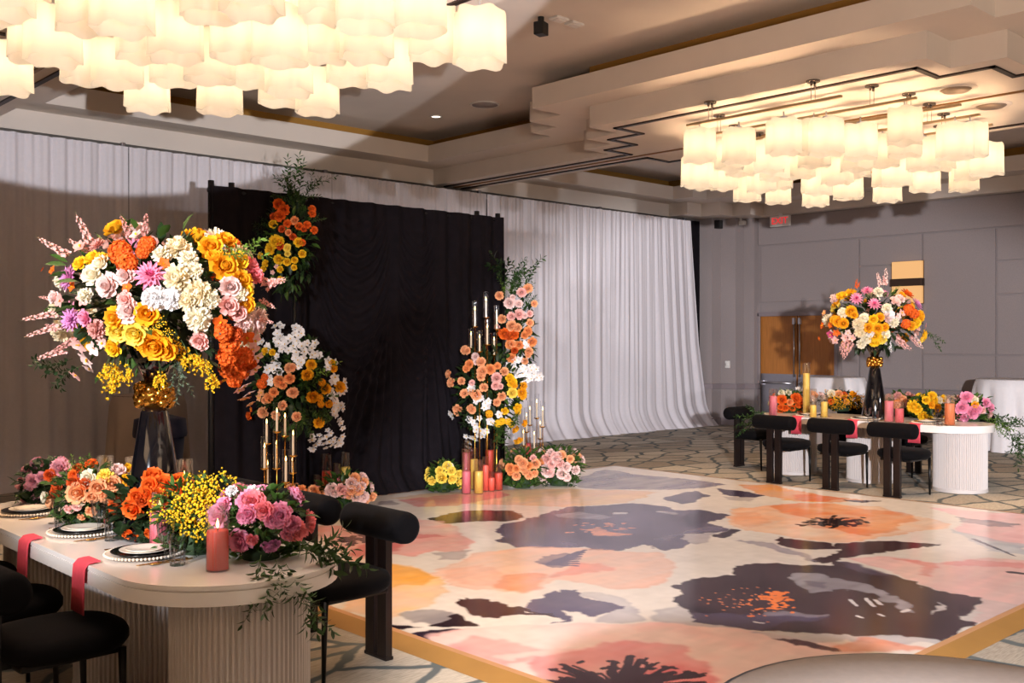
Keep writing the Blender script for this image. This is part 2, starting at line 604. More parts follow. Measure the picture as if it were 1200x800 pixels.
# ---- exit sign on the far right fascia
ex = thing('exit_sign', 'white exit sign with red lettering under the soffit behind the far chandelier', 'exit sign', (16.6, 10.35, 3.86))
MB().box((0, 0, 0), (0.05, 0.42, 0.2), 0, 0, 0.01).build('housing', M_WHITEPL, ex)
MB().box((0, 0, 0.12), (0.03, 0.06, 0.05)).build('mount', M_WHITEPL, ex)
cu = bpy.data.curves.new('lettering', 'FONT'); cu.body = 'EXIT'; cu.size = 0.17; cu.align_x = 'CENTER'; cu.align_y = 'CENTER'; cu.extrude = 0.003
to = bpy.data.objects.new('tmp_text', cu); COL.objects.link(to)
bpy.context.view_layer.update()
me = bpy.data.meshes.new_from_object(to.evaluated_get(bpy.context.evaluated_depsgraph_get()))
bpy.data.objects.remove(to)
me.materials.clear(); me.materials.append(emit('exit_red', (225, 40, 45), 1.0))
lo = bpy.data.objects.new('lettering', me); COL.objects.link(lo); lo.parent = ex
lo.location = (-0.028, 0, 0); lo.rotation_euler = (PI / 2, 0, -PI / 2)

# ---- ceiling devices in the near coffer
def ceil_at(px, py, z=ZTOP): return at_z(px, py, z)
p = ceil_at(634, 20)
s = thing('ceiling_projector_box', 'small black box hanging from the ceiling right of the near chandelier', 'ceiling spotlight', (p.x, p.y, ZTOP - 0.0001))
MB().cyl((0, 0, -0.06), 0.03, 0.06, 10).build('mount', M_BLACKPL, s)
MB().box((0, 0, -0.11), (0.12, 0.10, 0.12), 0, 0.3, 0.01).build('body', M_BLACKPL, s)
p = ceil_at(511, 136)
s = thing('recessed_downlight', 'small bright recessed downlight in the coffer ceiling', 'downlight', (p.x, p.y, ZTOP - 0.0001))
MB().lathe([(0.085, 0), (0.085, -0.012), (0.062, -0.012), (0.062, 0)], 20).build('trim_ring', M_WHITEPL, s)
MB().cyl((0, 0, -0.008), 0.06, 0.007, 20).build('lens', emit('downlight_lens', (255, 240, 220), 2.5), s)
for px, py, lab in ((568, 122, 'round grey ceiling speaker right of the small downlight'),):
    p = ceil_at(px, py)
    s = thing('ceiling_speaker', lab, 'speaker', (p.x, p.y, ZTOP - 0.0001))
    MB().lathe([(0.19, 0), (0.19, -0.012), (0.17, -0.016), (0.17, 0)], 28).build('rim', M_WHITEPL, s)
    MB().cyl((0, 0, -0.012), 0.168, 0.011, 28).build('grille', mat('speaker_grille', (165, 155, 152), 0.8, var=0.15, scale=200), s)
for px, py, lab in ((655, 21, 'white motion sensor beside the black box on the ceiling'), (673, 27, 'pale ceiling vent plate right of the black box')):
    p = ceil_at(px, py)
    o = MB().box((0, 0, -0.012), (0.16, 0.12, 0.024), 0, 0, 0.006).box((0, 0, -0.027), (0.1, 0.07, 0.01), 0, 0, 0.003).build('ceiling_plate', M_WHITEPL, None, (p.x, p.y, ZTOP))
    tag(o, lab, 'ceiling plate')
for px, py, lab in ((1120, 104, 'larger round ceiling disc above the far chandelier, nearer the frame edge of two beige discs'), (1162, 123, 'round beige ceiling disc at the right end of the far chandelier')):
    p = at_z(px, py, 4.0)
    s = thing('ceiling_disc', lab, 'ceiling disc', (p.x, p.y, 4.0))
    MB().lathe([(0.13, 0), (0.14, -0.01), (0.11, -0.03), (0, -0.035)], 24).build('cover', mat('disc_metal', (150, 130, 112), 0.4, 0.3), s)
    MB().lathe([(0.19, 0), (0.185, -0.008), (0.14, -0.01)], 24).build('rim', M_CEIL, s)
# ------------------------------------------------------------------ chandeliers
def shade_mat():
    m = bpy.data.materials.new('frosted_glass_shade')
    m.use_nodes = True
    nt = m.node_tree; N = nt.nodes; L = nt.links
    for n in list(N): N.remove(n)
    out = N.new('ShaderNodeOutputMaterial')
    df = N.new('ShaderNodeBsdfDiffuse'); df.inputs[0].default_value = (0.25, 0.22, 0.185, 1)
    tr = N.new('ShaderNodeBsdfTranslucent'); tr.inputs[0].default_value = (0.20, 0.185, 0.15, 1)
    mx = N.new('ShaderNodeMixShader'); mx.inputs[0].default_value = 0.6
    em = N.new('ShaderNodeEmission'); em.inputs[0].default_value = (1.0, 0.84, 0.62, 1); em.inputs[1].default_value = SHADE_EMIT
    oi = N.new('ShaderNodeObjectInfo')
    mr = N.new('ShaderNodeMapRange'); mr.inputs['To Min'].default_value = SHADE_EMIT * 0.75; mr.inputs['To Max'].default_value = SHADE_EMIT * 1.15
    L.new(oi.outputs['Random'], mr.inputs['Value']); L.new(mr.outputs[0], em.inputs[1])
    ad = N.new('ShaderNodeAddShader')
    L.new(df.outputs[0], mx.inputs[1]); L.new(tr.outputs[0], mx.inputs[2])
    L.new(mx.outputs[0], ad.inputs[0]); L.new(em.outputs[0], ad.inputs[1]); L.new(ad.outputs[0], out.inputs['Surface'])
    return m


SHADE_EMIT = 0.38
BULB_W = 11
WARM = (1.0, 0.66, 0.40)
M_SHADE = shade_mat()
mb = MB()
SH = 0.31; SR = 0.152
prof = [(SR * 0.96, SH), (SR, SH * 0.9), (SR * 1.0, SH * 0.5), (SR * 1.03, 0.0)]
mb.lathe(prof, 36, 0, (0, 0, 0), None, True, 6, 0.075, False, 0.010)
ME_SHADE = mb.mesh('shade', M_SHADE)
ME_CAP = MB().cyl((0, 0, 0), 0.035, 0.05, 12).tube([(0, 0, 0.04), (0, 0, 0.10)], 0.008, 6).mesh('shade_cap', M_CHROME)
M_RAILM = mat('champagne_rail', (190, 165, 130), 0.35, 0.6)
ME_CAN = MB().cyl((0, 0, -0.015), 0.062, 0.0149, 18).cyl((-0.03, 0, -0.05), 0.012, 0.036, 8).cyl((0.03, 0, -0.05), 0.012, 0.036, 8).mesh('canopy', mat('polished_nickel', (120, 110, 104), 0.2, 0.9))


def chandelier(name, cx, cy, zc, zb, label, seed, rows, dx, dy):
    """rows: (shades in the row, shift of the row along Y)"""
    rr = random.Random(seed)
    t = thing(name, label, 'chandelier', (cx, cy, zc))
    zr = zb + SH + 0.13 - zc
    nx = len(rows)
    for i, (ny, sh0) in enumerate(rows):
        x = (i - (nx - 1) / 2) * dx
        ys = [(j - (ny - 1) / 2) * dy + sh0 for j in range(ny)]
        MB().box((x, sh0, zr), (0.035, ny * dy * 0.9, 0.025), 0, 0, 0.006).build('rail', M_RAILM, t)
        for sg in (-1, 1):
            yy = sh0 + sg * ny * dy * 0.3
            inst('canopy', ME_CAN, t, (x, yy, 0))
            MB().tube([(x, yy - 0.02, -0.04), (x, yy - 0.02, zr)], 0.003, 4).tube([(x, yy + 0.02, -0.04), (x, yy + 0.02, zr)], 0.003, 4).build('cable', mat('steel_cable', (150, 140, 130), 0.4, 0.7), t)
        for j, y in enumerate(ys):
            jx, jy, jz = rr.uniform(-.03, .03), rr.uniform(-.025, .025), (0.05 if ((i + j) % 2) else -0.05) + rr.uniform(-.04, .04)
            sh = inst('shade', ME_SHADE, t, (x + jx, y + jy, zb - zc + jz), Quaternion((0, 0, 1), rr.uniform(0, 6.28)))
            cp = inst('shade_cap', ME_CAP, sh, (0, 0, SH - 0.02))
            li = bpy.data.lights.new('bulb', 'POINT'); li.energy = BULB_W; li.color = WARM; li.shadow_soft_size = 0.035
            lo = bpy.data.objects.new('bulb', li); COL.objects.link(lo); lo.parent = sh; lo.location = (0, 0, 0.17)
    return t


chandelier('chandelier', 9.95, 5.5, 4.0, 3.37, 'far chandelier of frosted glass shades over the flower patterned dance floor', 3,
           [(4, -0.1), (6, -0.1), (7, -0.05), (7, 0.0), (7, 0.1), (6, 0.25), (5, 0.3)], 0.55, 0.47)
chandelier('chandelier.001', 2.62, 5.68, 4.0, 3.36, 'near chandelier of glowing glass shades at upper left above the tall bouquet', 5,
           [(6, 0.0), (7, -0.1), (7, 0.05), (7, -0.05), (7, 0.05), (6, 0.05), (6, 0.0)], 0.47, 0.46)

# ------------------------------------------------------------------ strobes and added fill lights
def lamp(kind, name, loc, energy, col, target=None, **k):
    li = bpy.data.lights.new(name, kind); li.energy = energy; li.color = col
    for a, v in k.items(): setattr(li, a, v)
    o = bpy.data.objects.new(name, li); COL.objects.link(o); o.location = loc
    if target is not None:
        o.rotation_mode = 'QUATERNION'
        o.rotation_quaternion = (Vector(target) - Vector(loc)).to_track_quat('-Z', 'Y')
    return o


STROBE = (0.94, 0.94, 1.0)
# photographer's strobes: beside the camera, one tipped up, one from the right, one from the left
ka, ke = math.radians(36.7), math.radians(-14)
lamp('SPOT', 'strobe_key', (-1.5, -3.0, 2.2), 10000, STROBE, (-1.5 + 9 * math.cos(ka), -3.0 + 9 * math.sin(ka), 2.2 + 9 * math.tan(ke)), spot_size=math.radians(43.5), spot_blend=0.3, shadow_soft_size=0.10)
lamp('SPOT', 'strobe_up', (0.5, -0.6, 1.7), 3700, STROBE, (4.6, 11.8, 1.7 + 13.06 * math.tan(math.radians(31.0))), spot_size=math.radians(48), spot_blend=0.02, shadow_soft_size=0.04)
lamp('SPOT', 'strobe_right', (11.0, -2.8, 2.6), 900, STROBE, (11.2, 5.2, 0.4), spot_size=math.radians(60), spot_blend=0.2, shadow_soft_size=0.08)
lamp('SPOT', 'strobe_left', (-1.7, 1.7, 2.35), 2000, STROBE, (2.25, 4.7, 1.64), spot_size=math.radians(29), spot_blend=0.3, shadow_soft_size=0.10)
lamp('SPOT', 'ceiling_fill', (2.2, -2.6, 2.1), 1100, (1.0, 0.86, 0.74), (6.0, 3.0, 5.6), spot_size=math.radians(80), spot_blend=0.9, shadow_soft_size=0.4)  # added warm fill aimed upwards to brighten the ceiling and fascias
# unseen area lights added for warm ambient, in place of chandeliers behind the camera
for x, y in ((2.8, -2.2), (9.8, -2.2), (-2.8, 3.0)):
    lamp('AREA', 'rear_ambient_fill', (x, y, 3.4), 45, WARM, None, shape='SQUARE', size=2.6)

w = bpy.data.worlds.new('World'); SC.world = w; w.use_nodes = True
w.node_tree.nodes['Background'].inputs[0].default_value = (0.10, 0.085, 0.08, 1)
w.node_tree.nodes['Background'].inputs[1].default_value = 0.3
SC.view_settings.view_transform = 'Standard'
SC.view_settings.look = 'None'
SC.view_settings.gamma = 1
SC.view_settings.use_curve_mapping = False
SC.view_settings.exposure = 0.0
SC.cycles.use_denoising = True
SC.cycles.max_bounces = 8
SC.cycles.transparent_max_bounces = 24
SC.cycles.caustics_reflective = False
SC.cycles.caustics_refractive = False
SC.cycles.sample_clamp_indirect = 4.0

# ------------------------------------------------------------------ drapes
M_WDRAPE = mat('white_poly_drape', (226, 220, 224), 0.85, var=0.02, scale=30, transl=0.08)
M_BDRAPE = mat('black_velvet_drape', (21, 17, 21), 0.9, sheen=0.0, var=0.2, scale=12, spec=0.12)
M_PIPE = mat('aluminium_pipe', (150, 145, 148), 0.35, 0.8)


def drape(x0, x1, Y, z0, z1, nx, nz, dfun):
    mb = MB(); vs = []
    for j in range(nz + 1):
        v = j / nz
        for i in range(nx + 1):
            u = i / nx
            dx, dy = dfun(u, v)
            vs.append((x0 + (x1 - x0) * u + dx, Y + dy, z0 + (z1 - z0) * v))
    W = nx + 1
    fs = [(j * W + i, j * W + i + 1, (j + 1) * W + i + 1, (j + 1) * W + i) for j in range(nz) for i in range(nx)]
    return mb.add(vs, fs, 0, True)


seams = [2.05, 4.91, 7.73, 10.56, 13.4, 15.84]
wl = ['white gathered drape panel at the left edge behind the tall bouquet',
      'white drape panel just left of the black backdrop',
      'white drape panel mostly hidden behind the black backdrop, showing only along its top',
      'white drape panel just right of the black backdrop and floral column',
      'rightmost white drape panel whose edge flares out by the corner pilasters']
for n in range(5):
    x0, x1 = seams[n], seams[n + 1]
    rr = random.Random(40 + n)
    fr = [(rr.uniform(38, 46), rr.uniform(0, 6)), (rr.uniform(66, 82), rr.uniform(0, 6)), (rr.uniform(14, 20), rr.uniform(0, 6)), (rr.uniform(120, 150), rr.uniform(0, 6))]

    def df(u, v, fr=fr, n=n):
        s = u * 1.0
        wob = 0.03 * math.sin(3 * v + 7 * s)
        ph = s + wob * 0.3
        low = (1 - v)
        y = 0.018 * math.sin(fr[0][0] * 1.6 * ph + fr[0][1]) * (0.5 + 0.9 * low) + 0.010 * math.sin(fr[1][0] * 1.6 * ph + fr[1][1]) + 0.035 * low * math.sin(fr[2][0] * ph + fr[2][1])
        y += 0.007 * math.sin(fr[3][0] * 1.6 * s + fr[3][1]) * v
        y -= max(0.0, 0.12 - v) ** 2 * 16     # hem spreads on the carpet
        x = 0.0
        if n == 4:
            x = 0.42 * low ** 1.1 * u ** 3 - 0.03 * v * u
            y -= 0.25 * max(0, low - 0.6) * u ** 4
        return x, y
    o = drape(x0 + 0.005, x1 - 0.005, 11.8, 0.005, 3.92, 260, 40, df).build('white_drape', M_WDRAPE)
    tag(o, wl[n], 'drape', 'white drape panels along the wall')
o = drape(15.88, 16.205, 11.9, 0.005, 3.95, 60, 20, lambda u, v: (0, 0.03 * math.sin(40 * u))).build('black_drape', M_BDRAPE)
tag(o, 'narrow black drape strip between the rightmost white drape and the corner pilasters', 'drape')
fr_t = thing('drape_frame', 'slim metal pipe frame holding up the white drapes', 'drape frame', (9.2, 12.0, 0))
for x in seams:
    MB().tube([(x - 9.2, 0.02, 0.0), (x - 9.2, 0.02, 3.97)], 0.022, 8).build('upright', M_PIPE, fr_t)
    MB().box((x - 9.36, 0.05, 0.006), (0.34, 0.3, 0.012)).build('base_plate', M_PIPE, fr_t)
for a, b in zip(seams[:-1], seams[1:]):
    MB().tube([(a - 9.2, 0.0, 3.9), (b - 9.2, 0.0, 3.9)], 0.02, 8).build('crossbar', M_PIPE, fr_t)
# short header knuckles show above the drape at each upright
for x in seams[1:]:
    MB().box((x - 9.2, -0.02, 3.95), (0.05, 0.06, 0.09), 0, 0, 0.01).build('knuckle', M_PIPE, fr_t)

BX0, BX1, BY = 4.46, 8.18, 8.86


def swag_phase(x, z, xc, ztop, hw, depth):
    """U-shaped folds hung between two points at xc-hw and xc+hw"""
    u = (x - xc) / hw
    return z - depth * 0.5 * u * u


def bdf(u, v):
    x = BX0 + (BX1 - BX0) * u; z = 3.1 * v
    s = u * 3.68
    y = 0.022 * math.sin(20 * s + 0.5 * math.sin(5 * s)) + 0.012 * math.sin(37 * s + 1.3) + 0.03 * (1 - v) * math.sin(8.2 * s + 1)
    for xc, hw, zt, zb, k in ((6.08, 0.46, 3.02, 1.75, 44), (6.88, 0.27, 3.02, 2.1, 50)):
        uu = (x - xc) / hw
        if abs(uu) < 1 and zb - 1.3 < z < zt:
            ph = z - 1.5 * abs(uu) ** 1.8 * hw + 0.05 * math.sin(9 * x)
            m = (1 - uu * uu) ** 0.7
            mz = min(1, max(0, (zt - z) / 0.5)) * min(1, max(0, (z - (zb - 1.3)) / 1.1))
            w_ = m * mz
            y = y * (1 - 0.85 * w_) - w_ * (0.045 + 0.024 * math.sin(k * ph + 2 * math.sin(5 * ph)))
    # swept pleats under the swags
    if z < 1.9:
        q = (1.9 - z) / 1.9
        for xc, sgn in ((6.55, -1), (7.0, 1)):
            d = (x - xc) * sgn
            if 0 < d < 0.9:
                ph = d / (0.18 + 0.82 * q ** 0.8)
                if ph < 1:
                    y -= 0.028 * math.sin(34 * ph) * min(1, q * 2.5) * (1 - ph) ** 0.3
    y -= max(0.0, 0.10 - v) ** 2 * 22
    return 0, y


bd = thing('black_drape', 'tall black velvet backdrop drape with swags behind the dance floor', 'drape', ((BX0 + BX1) / 2, BY, 0))
o = drape(BX0 - bd.location.x, BX1 - bd.location.x, 0.0, 0.005, 3.1, 420, 150, bdf).build('drape_cloth', M_BDRAPE, bd)
mbp = MB()
for x in (BX0 + 0.03, BX0 + 0.24, BX1 - 0.36, BX1 - 0.03):
    mbp.tube([(x - bd.location.x, 0.05, 0), (x - bd.location.x, 0.05, 3.15)], 0.03, 8)
mbp.tube([(BX0 - bd.location.x, 0.05, 3.06), (BX1 - bd.location.x, 0.05, 3.06)], 0.025, 8)
mbp.build('frame', M_BLACKPL, bd)
# side return of the black drape so it has depth from the side
o = MB()
for sx in (BX0, BX1):
    pass
# ------------------------------------------------------------------ printed dance floor
FX0, FX1, FY0, FY1, FZ = 3.43, 9.93, 2.39, 8.62, 0.03
NX, NY = 720, 690
gx = np.linspace(FX0, FX1, NX); gy = np.linspace(FY0, FY1, NY)
GX, GY = np.meshgrid(gx, gy)
rng = np.random.default_rng(11)


def smooth_noise(cx, cy):
    g = rng.random((cy + 3, cx + 3))
    u = np.linspace(0, cx, NX); v = np.linspace(0, cy, NY)
    i = np.floor(u).astype(int); j = np.floor(v).astype(int)
    fu = u - i; fv = v - j
    fu = fu * fu * (3 - 2 * fu); fv = fv * fv * (3 - 2 * fv)
    A = g[j][:, i]; B = g[j][:, i + 1]; Cc = g[j + 1][:, i]; D = g[j + 1][:, i + 1]
    return (A * (1 - fu) + B * fu) * (1 - fv)[:, None] + (Cc * (1 - fu) + D * fu) * fv[:, None]


WX = (smooth_noise(16, 16) - 0.5) * 0.10 + (smooth_noise(48, 48) - 0.5) * 0.06 + (smooth_noise(150, 150) - 0.5) * 0.045
WY = (smooth_noise(16, 16) - 0.5) * 0.10 + (smooth_noise(48, 48) - 0.5) * 0.06 + (smooth_noise(150, 150) - 0.5) * 0.045
WASH = smooth_noise(14, 14) * 0.6 + smooth_noise(45, 45) * 0.4
STREAK = np.clip(smooth_noise(9, 60) * 0.5 + smooth_noise(24, 24) * 0.35 + smooth_noise(30, 140) * 0.3, 0, 1)
FINE = smooth_noise(140, 60) * 0.5 + smooth_noise(60, 140) * 0.5
LX = GX + WX; LY = GY + WY
IMG = np.zeros((NY, NX, 3)) + np.array(lin((232, 224, 214))[:3])
IMG *= (0.96 + 0.08 * WASH)[..., None]


def fl(px, py):
    v = at_z(px, py, FZ)
    return (v.x, v.y)


def inside(poly, X, Y):
    r = np.zeros(X.shape, bool)
    n = len(poly)
    for k in range(n):
        x0, y0 = poly[k]; x1, y1 = poly[(k + 1) % n]
        if y0 == y1: continue
        c = ((y0 > Y) != (y1 > Y)) & (X < (x1 - x0) * (Y - y0) / (y1 - y0) + x0)
        r ^= c
    return r


def blur(a, n):
    for _ in range(n):
        a = (a + np.roll(a, 1, 0) + np.roll(a, -1, 0) + np.roll(a, 1, 1) + np.roll(a, -1, 1)) / 5
    return a


def paint(pts, org, s, col, soft=2, alpha=1.0, warp=1.0, wash=0.35, col2=None):
    if sum(col) < 280: wash = 0.0
    poly = [fl(org[0] + x / s, org[1] + y / s) for x, y in pts]
    m = inside(poly, GX + WX * warp, GY + WY * warp).astype(float)
    m = blur(m, soft)
    rim = np.clip(m - blur(m, 26), 0, 1) * (0.55 if wash > 0.2 else 0.0)
    m = m * alpha
    if wash:
        m = m * np.clip(1 - wash * (WASH - 0.35) * 1.6, 0, 1)
    c = np.array(lin(col)[:3])
    if col2 is not None:
        c2 = np.array(lin(col2)[:3])
        t = np.clip((WASH - 0.3) / 0.4, 0, 1)[..., None]
        c = c * (1 - t) + c2 * t
    c = c * (1 - 0.5 * rim[..., None]) * (0.86 + 0.28 * STREAK[..., None])
    m = m * (1 - (0.45 * (1 - STREAK) if wash > 0.2 else 0.0))
    IMG[:] = IMG * (1 - m[..., None]) + c * m[..., None]


def strokes(segs, org, s, col, wdt, alpha=1.0):
    c = np.array(lin(col)[:3])
    for (x0, y0, x1, y1, *w) in segs:
        a = np.array(fl(org[0] + x0 / s, org[1] + y0 / s)); b = np.array(fl(org[0] + x1 / s, org[1] + y1 / s))
        ww = (w[0] if w else 1.0) * wdt
        lo = np.minimum(a, b) - 0.15; hi = np.maximum(a, b) + 0.15
        i0, i1 = np.searchsorted(gx, [lo[0], hi[0]]); j0, j1 = np.searchsorted(gy, [lo[1], hi[1]])
        if i1 <= i0 or j1 <= j0: continue
        X = GX[j0:j1, i0:i1] + WX[j0:j1, i0:i1] * 0.3; Y = GY[j0:j1, i0:i1] + WY[j0:j1, i0:i1] * 0.3
        d = b - a; L2 = max(1e-9, d @ d)
        t = np.clip(((X - a[0]) * d[0] + (Y - a[1]) * d[1]) / L2, 0, 1)
        q = np.hypot(X - a[0] - t * d[0], Y - a[1] - t * d[1])
        m = np.clip((ww - q) / 0.008 + 0.5, 0, 1) * alpha
        IMG[j0:j1, i0:i1] = IMG[j0:j1, i0:i1] * (1 - m[..., None]) + c * m[..., None]


A1 = ((360, 560), 4.0); A2 = ((580, 540), 4.0); A3 = ((840, 540), 3.3333); A4 = ((460, 640), 3.3333); A5 = ((760, 620), 2.7273)
INK = (58, 38, 48); PLUM = (92, 82, 108); GREY = (170, 165, 168)
# top band
paint([(380, 80), (500, 40), (650, 60), (960, 90), (1080, 112), (980, 125), (740, 137), (480, 132), (380, 120)], *A2, (112, 104, 128), 2, col2=(90, 82, 104))
paint([(-480, 170), (-300, 150), (0, 135), (200, 132), (400, 132), (560, 136), (745, 147), (720, 172), (620, 197), (330, 215), (0, 205), (-200, 200)], *A2, (238, 202, 160), 3, col2=(232, 186, 150))
paint([(440, 100), (640, 80), (900, 58), (960, 80), (700, 128), (500, 132)], *A1, (222, 140, 138), 4)
paint([(340, 110), (420, 105), (440, 122), (350, 128)], *A1, (150, 140, 145), 2)
paint([(580, 187), (700, 158), (780, 153), (960, 158), (1010, 182), (930, 202), (640, 212)], *A1, (62, 44, 54), 1)
# centre plum flower
paint([(10, 300), (80, 285), (230, 245), (340, 215), (560, 205), (640, 198), (780, 215), (850, 230), (960, 228), (1085, 250), (1060, 270), (1000, 290), (1100, 312), (1060, 332),
       (880, 345), (910, 390), (870, 415), (800, 430), (730, 405), (690, 400), (540, 418), (420, 412), (400, 400), (240, 406), (120, 400), (0, 365), (60, 350), (0, 330)], *A2, (84, 76, 100), 1, wash=0.1, col2=(104, 96, 122))
paint([(940, 228), (1085, 250), (1060, 268), (980, 290), (900, 300), (880, 260)], *A2, (66, 56, 76), 2, 0.8)
paint([(270, 250), (420, 235), (560, 260), (500, 276), (280, 266)], *A2, (168, 162, 176), 3, 0.9)
paint([(560, 238), (640, 244), (620, 252), (550, 248)], *A2, (215, 210, 212), 1)
paint([(780, 232), (870, 246), (850, 250), (770, 236)], *A2, (215, 210, 212), 1)
paint([(690, 370), (760, 360), (1000, 300), (1100, 310), (880, 345), (800, 372)], *A2, (130, 122, 142), 3, 0.7)
paint([(430, 322), (500, 312), (560, 335), (655, 342), (640, 350), (470, 350)], *A2, (238, 168, 140), 1)
rr = random.Random(3)
strokes([(x, y, x + rr.uniform(4, 16), y + rr.uniform(-2, 2)) for x, y in [(rr.uniform(330, 640), rr.uniform(290, 345)) for _ in range(40)]], *A2, (235, 160, 130), 0.012)
paint([(880, 347), (1020, 335), (1005, 378), (960, 388), (900, 386)], *A2, (172, 165, 172), 2)
paint([(1015, 350), (1100, 314), (1155, 325), (1080, 367), (1030, 362)], *A2, (58, 46, 60), 1)
paint([(800, 178), (850, 150), (930, 140), (1003, 165), (950, 195), (870, 203)], *A2, (86, 78, 98), 1, col2=(120, 112, 128))
paint([(0, 108), (110, 118), (190, 135), (110, 140), (20, 130)], *A3, (70, 60, 82), 1)
paint([(20, 138), (90, 138), (158, 142), (152, 157), (60, 152)], *A3, GREY, 2)
# gold-orange band near the far chairs
paint([(85, 93), (200, 93), (340, 118), (480, 140), (565, 150), (450, 162), (280, 157), (170, 130)], *A3, (240, 166, 70), 2, col2=(236, 140, 60))
paint([(300, 130), (400, 130), (490, 143), (430, 158), (290, 155)], *A3, (228, 104, 60), 4, 0.9)
paint([(480, 148), (560, 150), (650, 155), (560, 162)], *A3, (66, 52, 66), 1)
# orange flower
paint([(30, 212), (60, 190), (200, 170), (330, 170), (420, 163), (640, 180), (700, 210), (780, 218), (905, 245), (880, 262), (640, 292), (540, 312), (440, 320), (300, 300), (120, 272), (40, 242)], *A3, (244, 186, 146), 2, col2=(246, 206, 172))
paint([(190, 168), (330, 165), (450, 165), (560, 188), (700, 200), (785, 230), (700, 240), (690, 268), (560, 292), (430, 262), (400, 230), (260, 200)], *A3, (236, 130, 66), 4, 0.9, col2=(240, 158, 96))
paint([(60, 200), (160, 195), (200, 240), (120, 262), (50, 235)], *A3, (240, 160, 110), 6, 0.6)
paint([(330, 240), (420, 218), (560, 225), (580, 250), (470, 262), (380, 262)], *A3, (200, 96, 48), 5, 0.7)
strokes([(x, y, x + rr.uniform(-22, 22), y + rr.uniform(-5, 5)) for x, y in [(rr.gauss(455, 55), rr.gauss(240, 9)) for _ in range(95)]], *A3, (34, 22, 26), 0.022)
paint([(250, 300), (310, 306), (450, 322), (472, 342), (380, 347), (300, 338), (265, 325)], *A3, (64, 38, 44), 1)
paint([(470, 320), (600, 308), (720, 315), (885, 322), (690, 347), (600, 366), (480, 384), (400, 404), (386, 388), (450, 360)], *A3, (58, 34, 40), 1)
paint([(70, 310), (230, 320), (400, 385), (390, 395), (300, 365), (180, 330)], *A3, (160, 154, 166), 2)
# right pinks
paint([(820, 180), (1000, 193), (1230, 212), (1230, 335), (1050, 312), (920, 262), (990, 230)], *A3, (244, 196, 200), 3, col2=(242, 172, 178))
paint([(930, 218), (1000, 225), (1190, 250), (1150, 260), (1050, 256), (960, 240)], *A3, (132, 122, 132), 1)
paint([(910, 262), (1000, 288), (1100, 310), (1230, 325), (1230, 366), (1120, 356), (980, 312)], *A3, (168, 172, 184), 2, col2=(190, 194, 204))
strokes([(1000, 305, 1110, 345, 1), (1110, 345, 1165, 370, 0.6)], *A3, (96, 96, 112), 0.02)
paint([(620, 95), (780, 90), (900, 108), (1100, 92), (1230, 100), (1230, 235), (1040, 312), (1045, 215), (900, 190), (800, 150), (700, 118)], *A5, (244, 196, 188), 3, col2=(242, 180, 172))
paint([(770, 96), (860, 102), (910, 112), (880, 150), (850, 145), (870, 120)], *A5, (232, 130, 124), 5, 0.8)
paint([(910, 110), (1000, 98), (1230, 108), (1230, 130), (1100, 122), (960, 120)], *A5, (232, 138, 136), 5, 0.8)
strokes([(1160, 138, 1230, 146, 1)], *A5, INK, 0.03)
paint([(1040, 215), (1230, 245), (1180, 300), (1005, 300)], *A5, (200, 190, 186), 4, 0.7)
# peach field, left middle
paint([(40, 265), (30, 220), (230, 225), (440, 212), (520, 190), (640, 198), (700, 250), (800, 292), (720, 345), (600, 340), (480, 362), (350, 352), (200, 392)], *A1, (236, 168, 160), 3, col2=(240, 186, 176))
paint([(200, 330), (330, 300), (420, 285), (470, 312), (430, 340), (350, 350), (220, 370)], *A1, (206, 98, 100), 6, 0.85)
paint([(450, 250), (560, 262), (650, 268), (520, 282), (470, 275)], *A1, (222, 122, 122), 4, 0.9)
strokes([(x, y, x + rr.uniform(-20, 30), y + rr.uniform(-10, 10)) for x, y in [(rr.uniform(160, 400), rr.gauss(285, 16)) for _ in range(42)]], *A1, (50, 34, 42), 0.03)
paint([(575, 348), (680, 340), (775, 333), (700, 382), (600, 380), (640, 362)], *A1, (182, 172, 172), 2)
paint([(340, 392), (480, 405), (640, 458), (700, 525), (560, 602), (460, 632), (360, 672), (180, 620), (150, 520), (240, 420)], *A1, (246, 200, 132), 4, col2=(244, 190, 140))
paint([(340, 396), (480, 408), (640, 460), (560, 500), (460, 500), (360, 545), (200, 520), (250, 430)], *A1, (236, 166, 66), 4, 0.9, col2=(240, 182, 88))
paint([(160, 90), (330, 22), (560, -4), (800, 8), (1040, 28), (1092, 60), (1062, 152), (880, 166), (650, 130), (600, 150), (500, 186), (330, 166), (230, 142)], *A4, (246, 200, 176), 3, col2=(244, 184, 156))
paint([(390, 140), (430, 108), (520, 98), (600, 112), (560, 150), (500, 182), (400, 160)], *A4, (238, 148, 108), 6, 0.85)
paint([(600, 120), (720, 62), (820, 66), (850, 92), (720, 120)], *A4, (238, 146, 130), 6, 0.8)
paint([(200, 95), (330, 70), (430, 100), (380, 150), (230, 135)], *A4, (240, 170, 140), 8, 0.5)
paint([(560, 66), (600, 38), (680, 26), (740, 40), (690, 76), (600, 84)], *A4, (104, 96, 122), 1)
strokes([(600 + i * 6, 70 - i * 2, 720 + i * 4, 76 - i * 9) for i in range(8)], *A4, (104, 96, 122), 0.02)
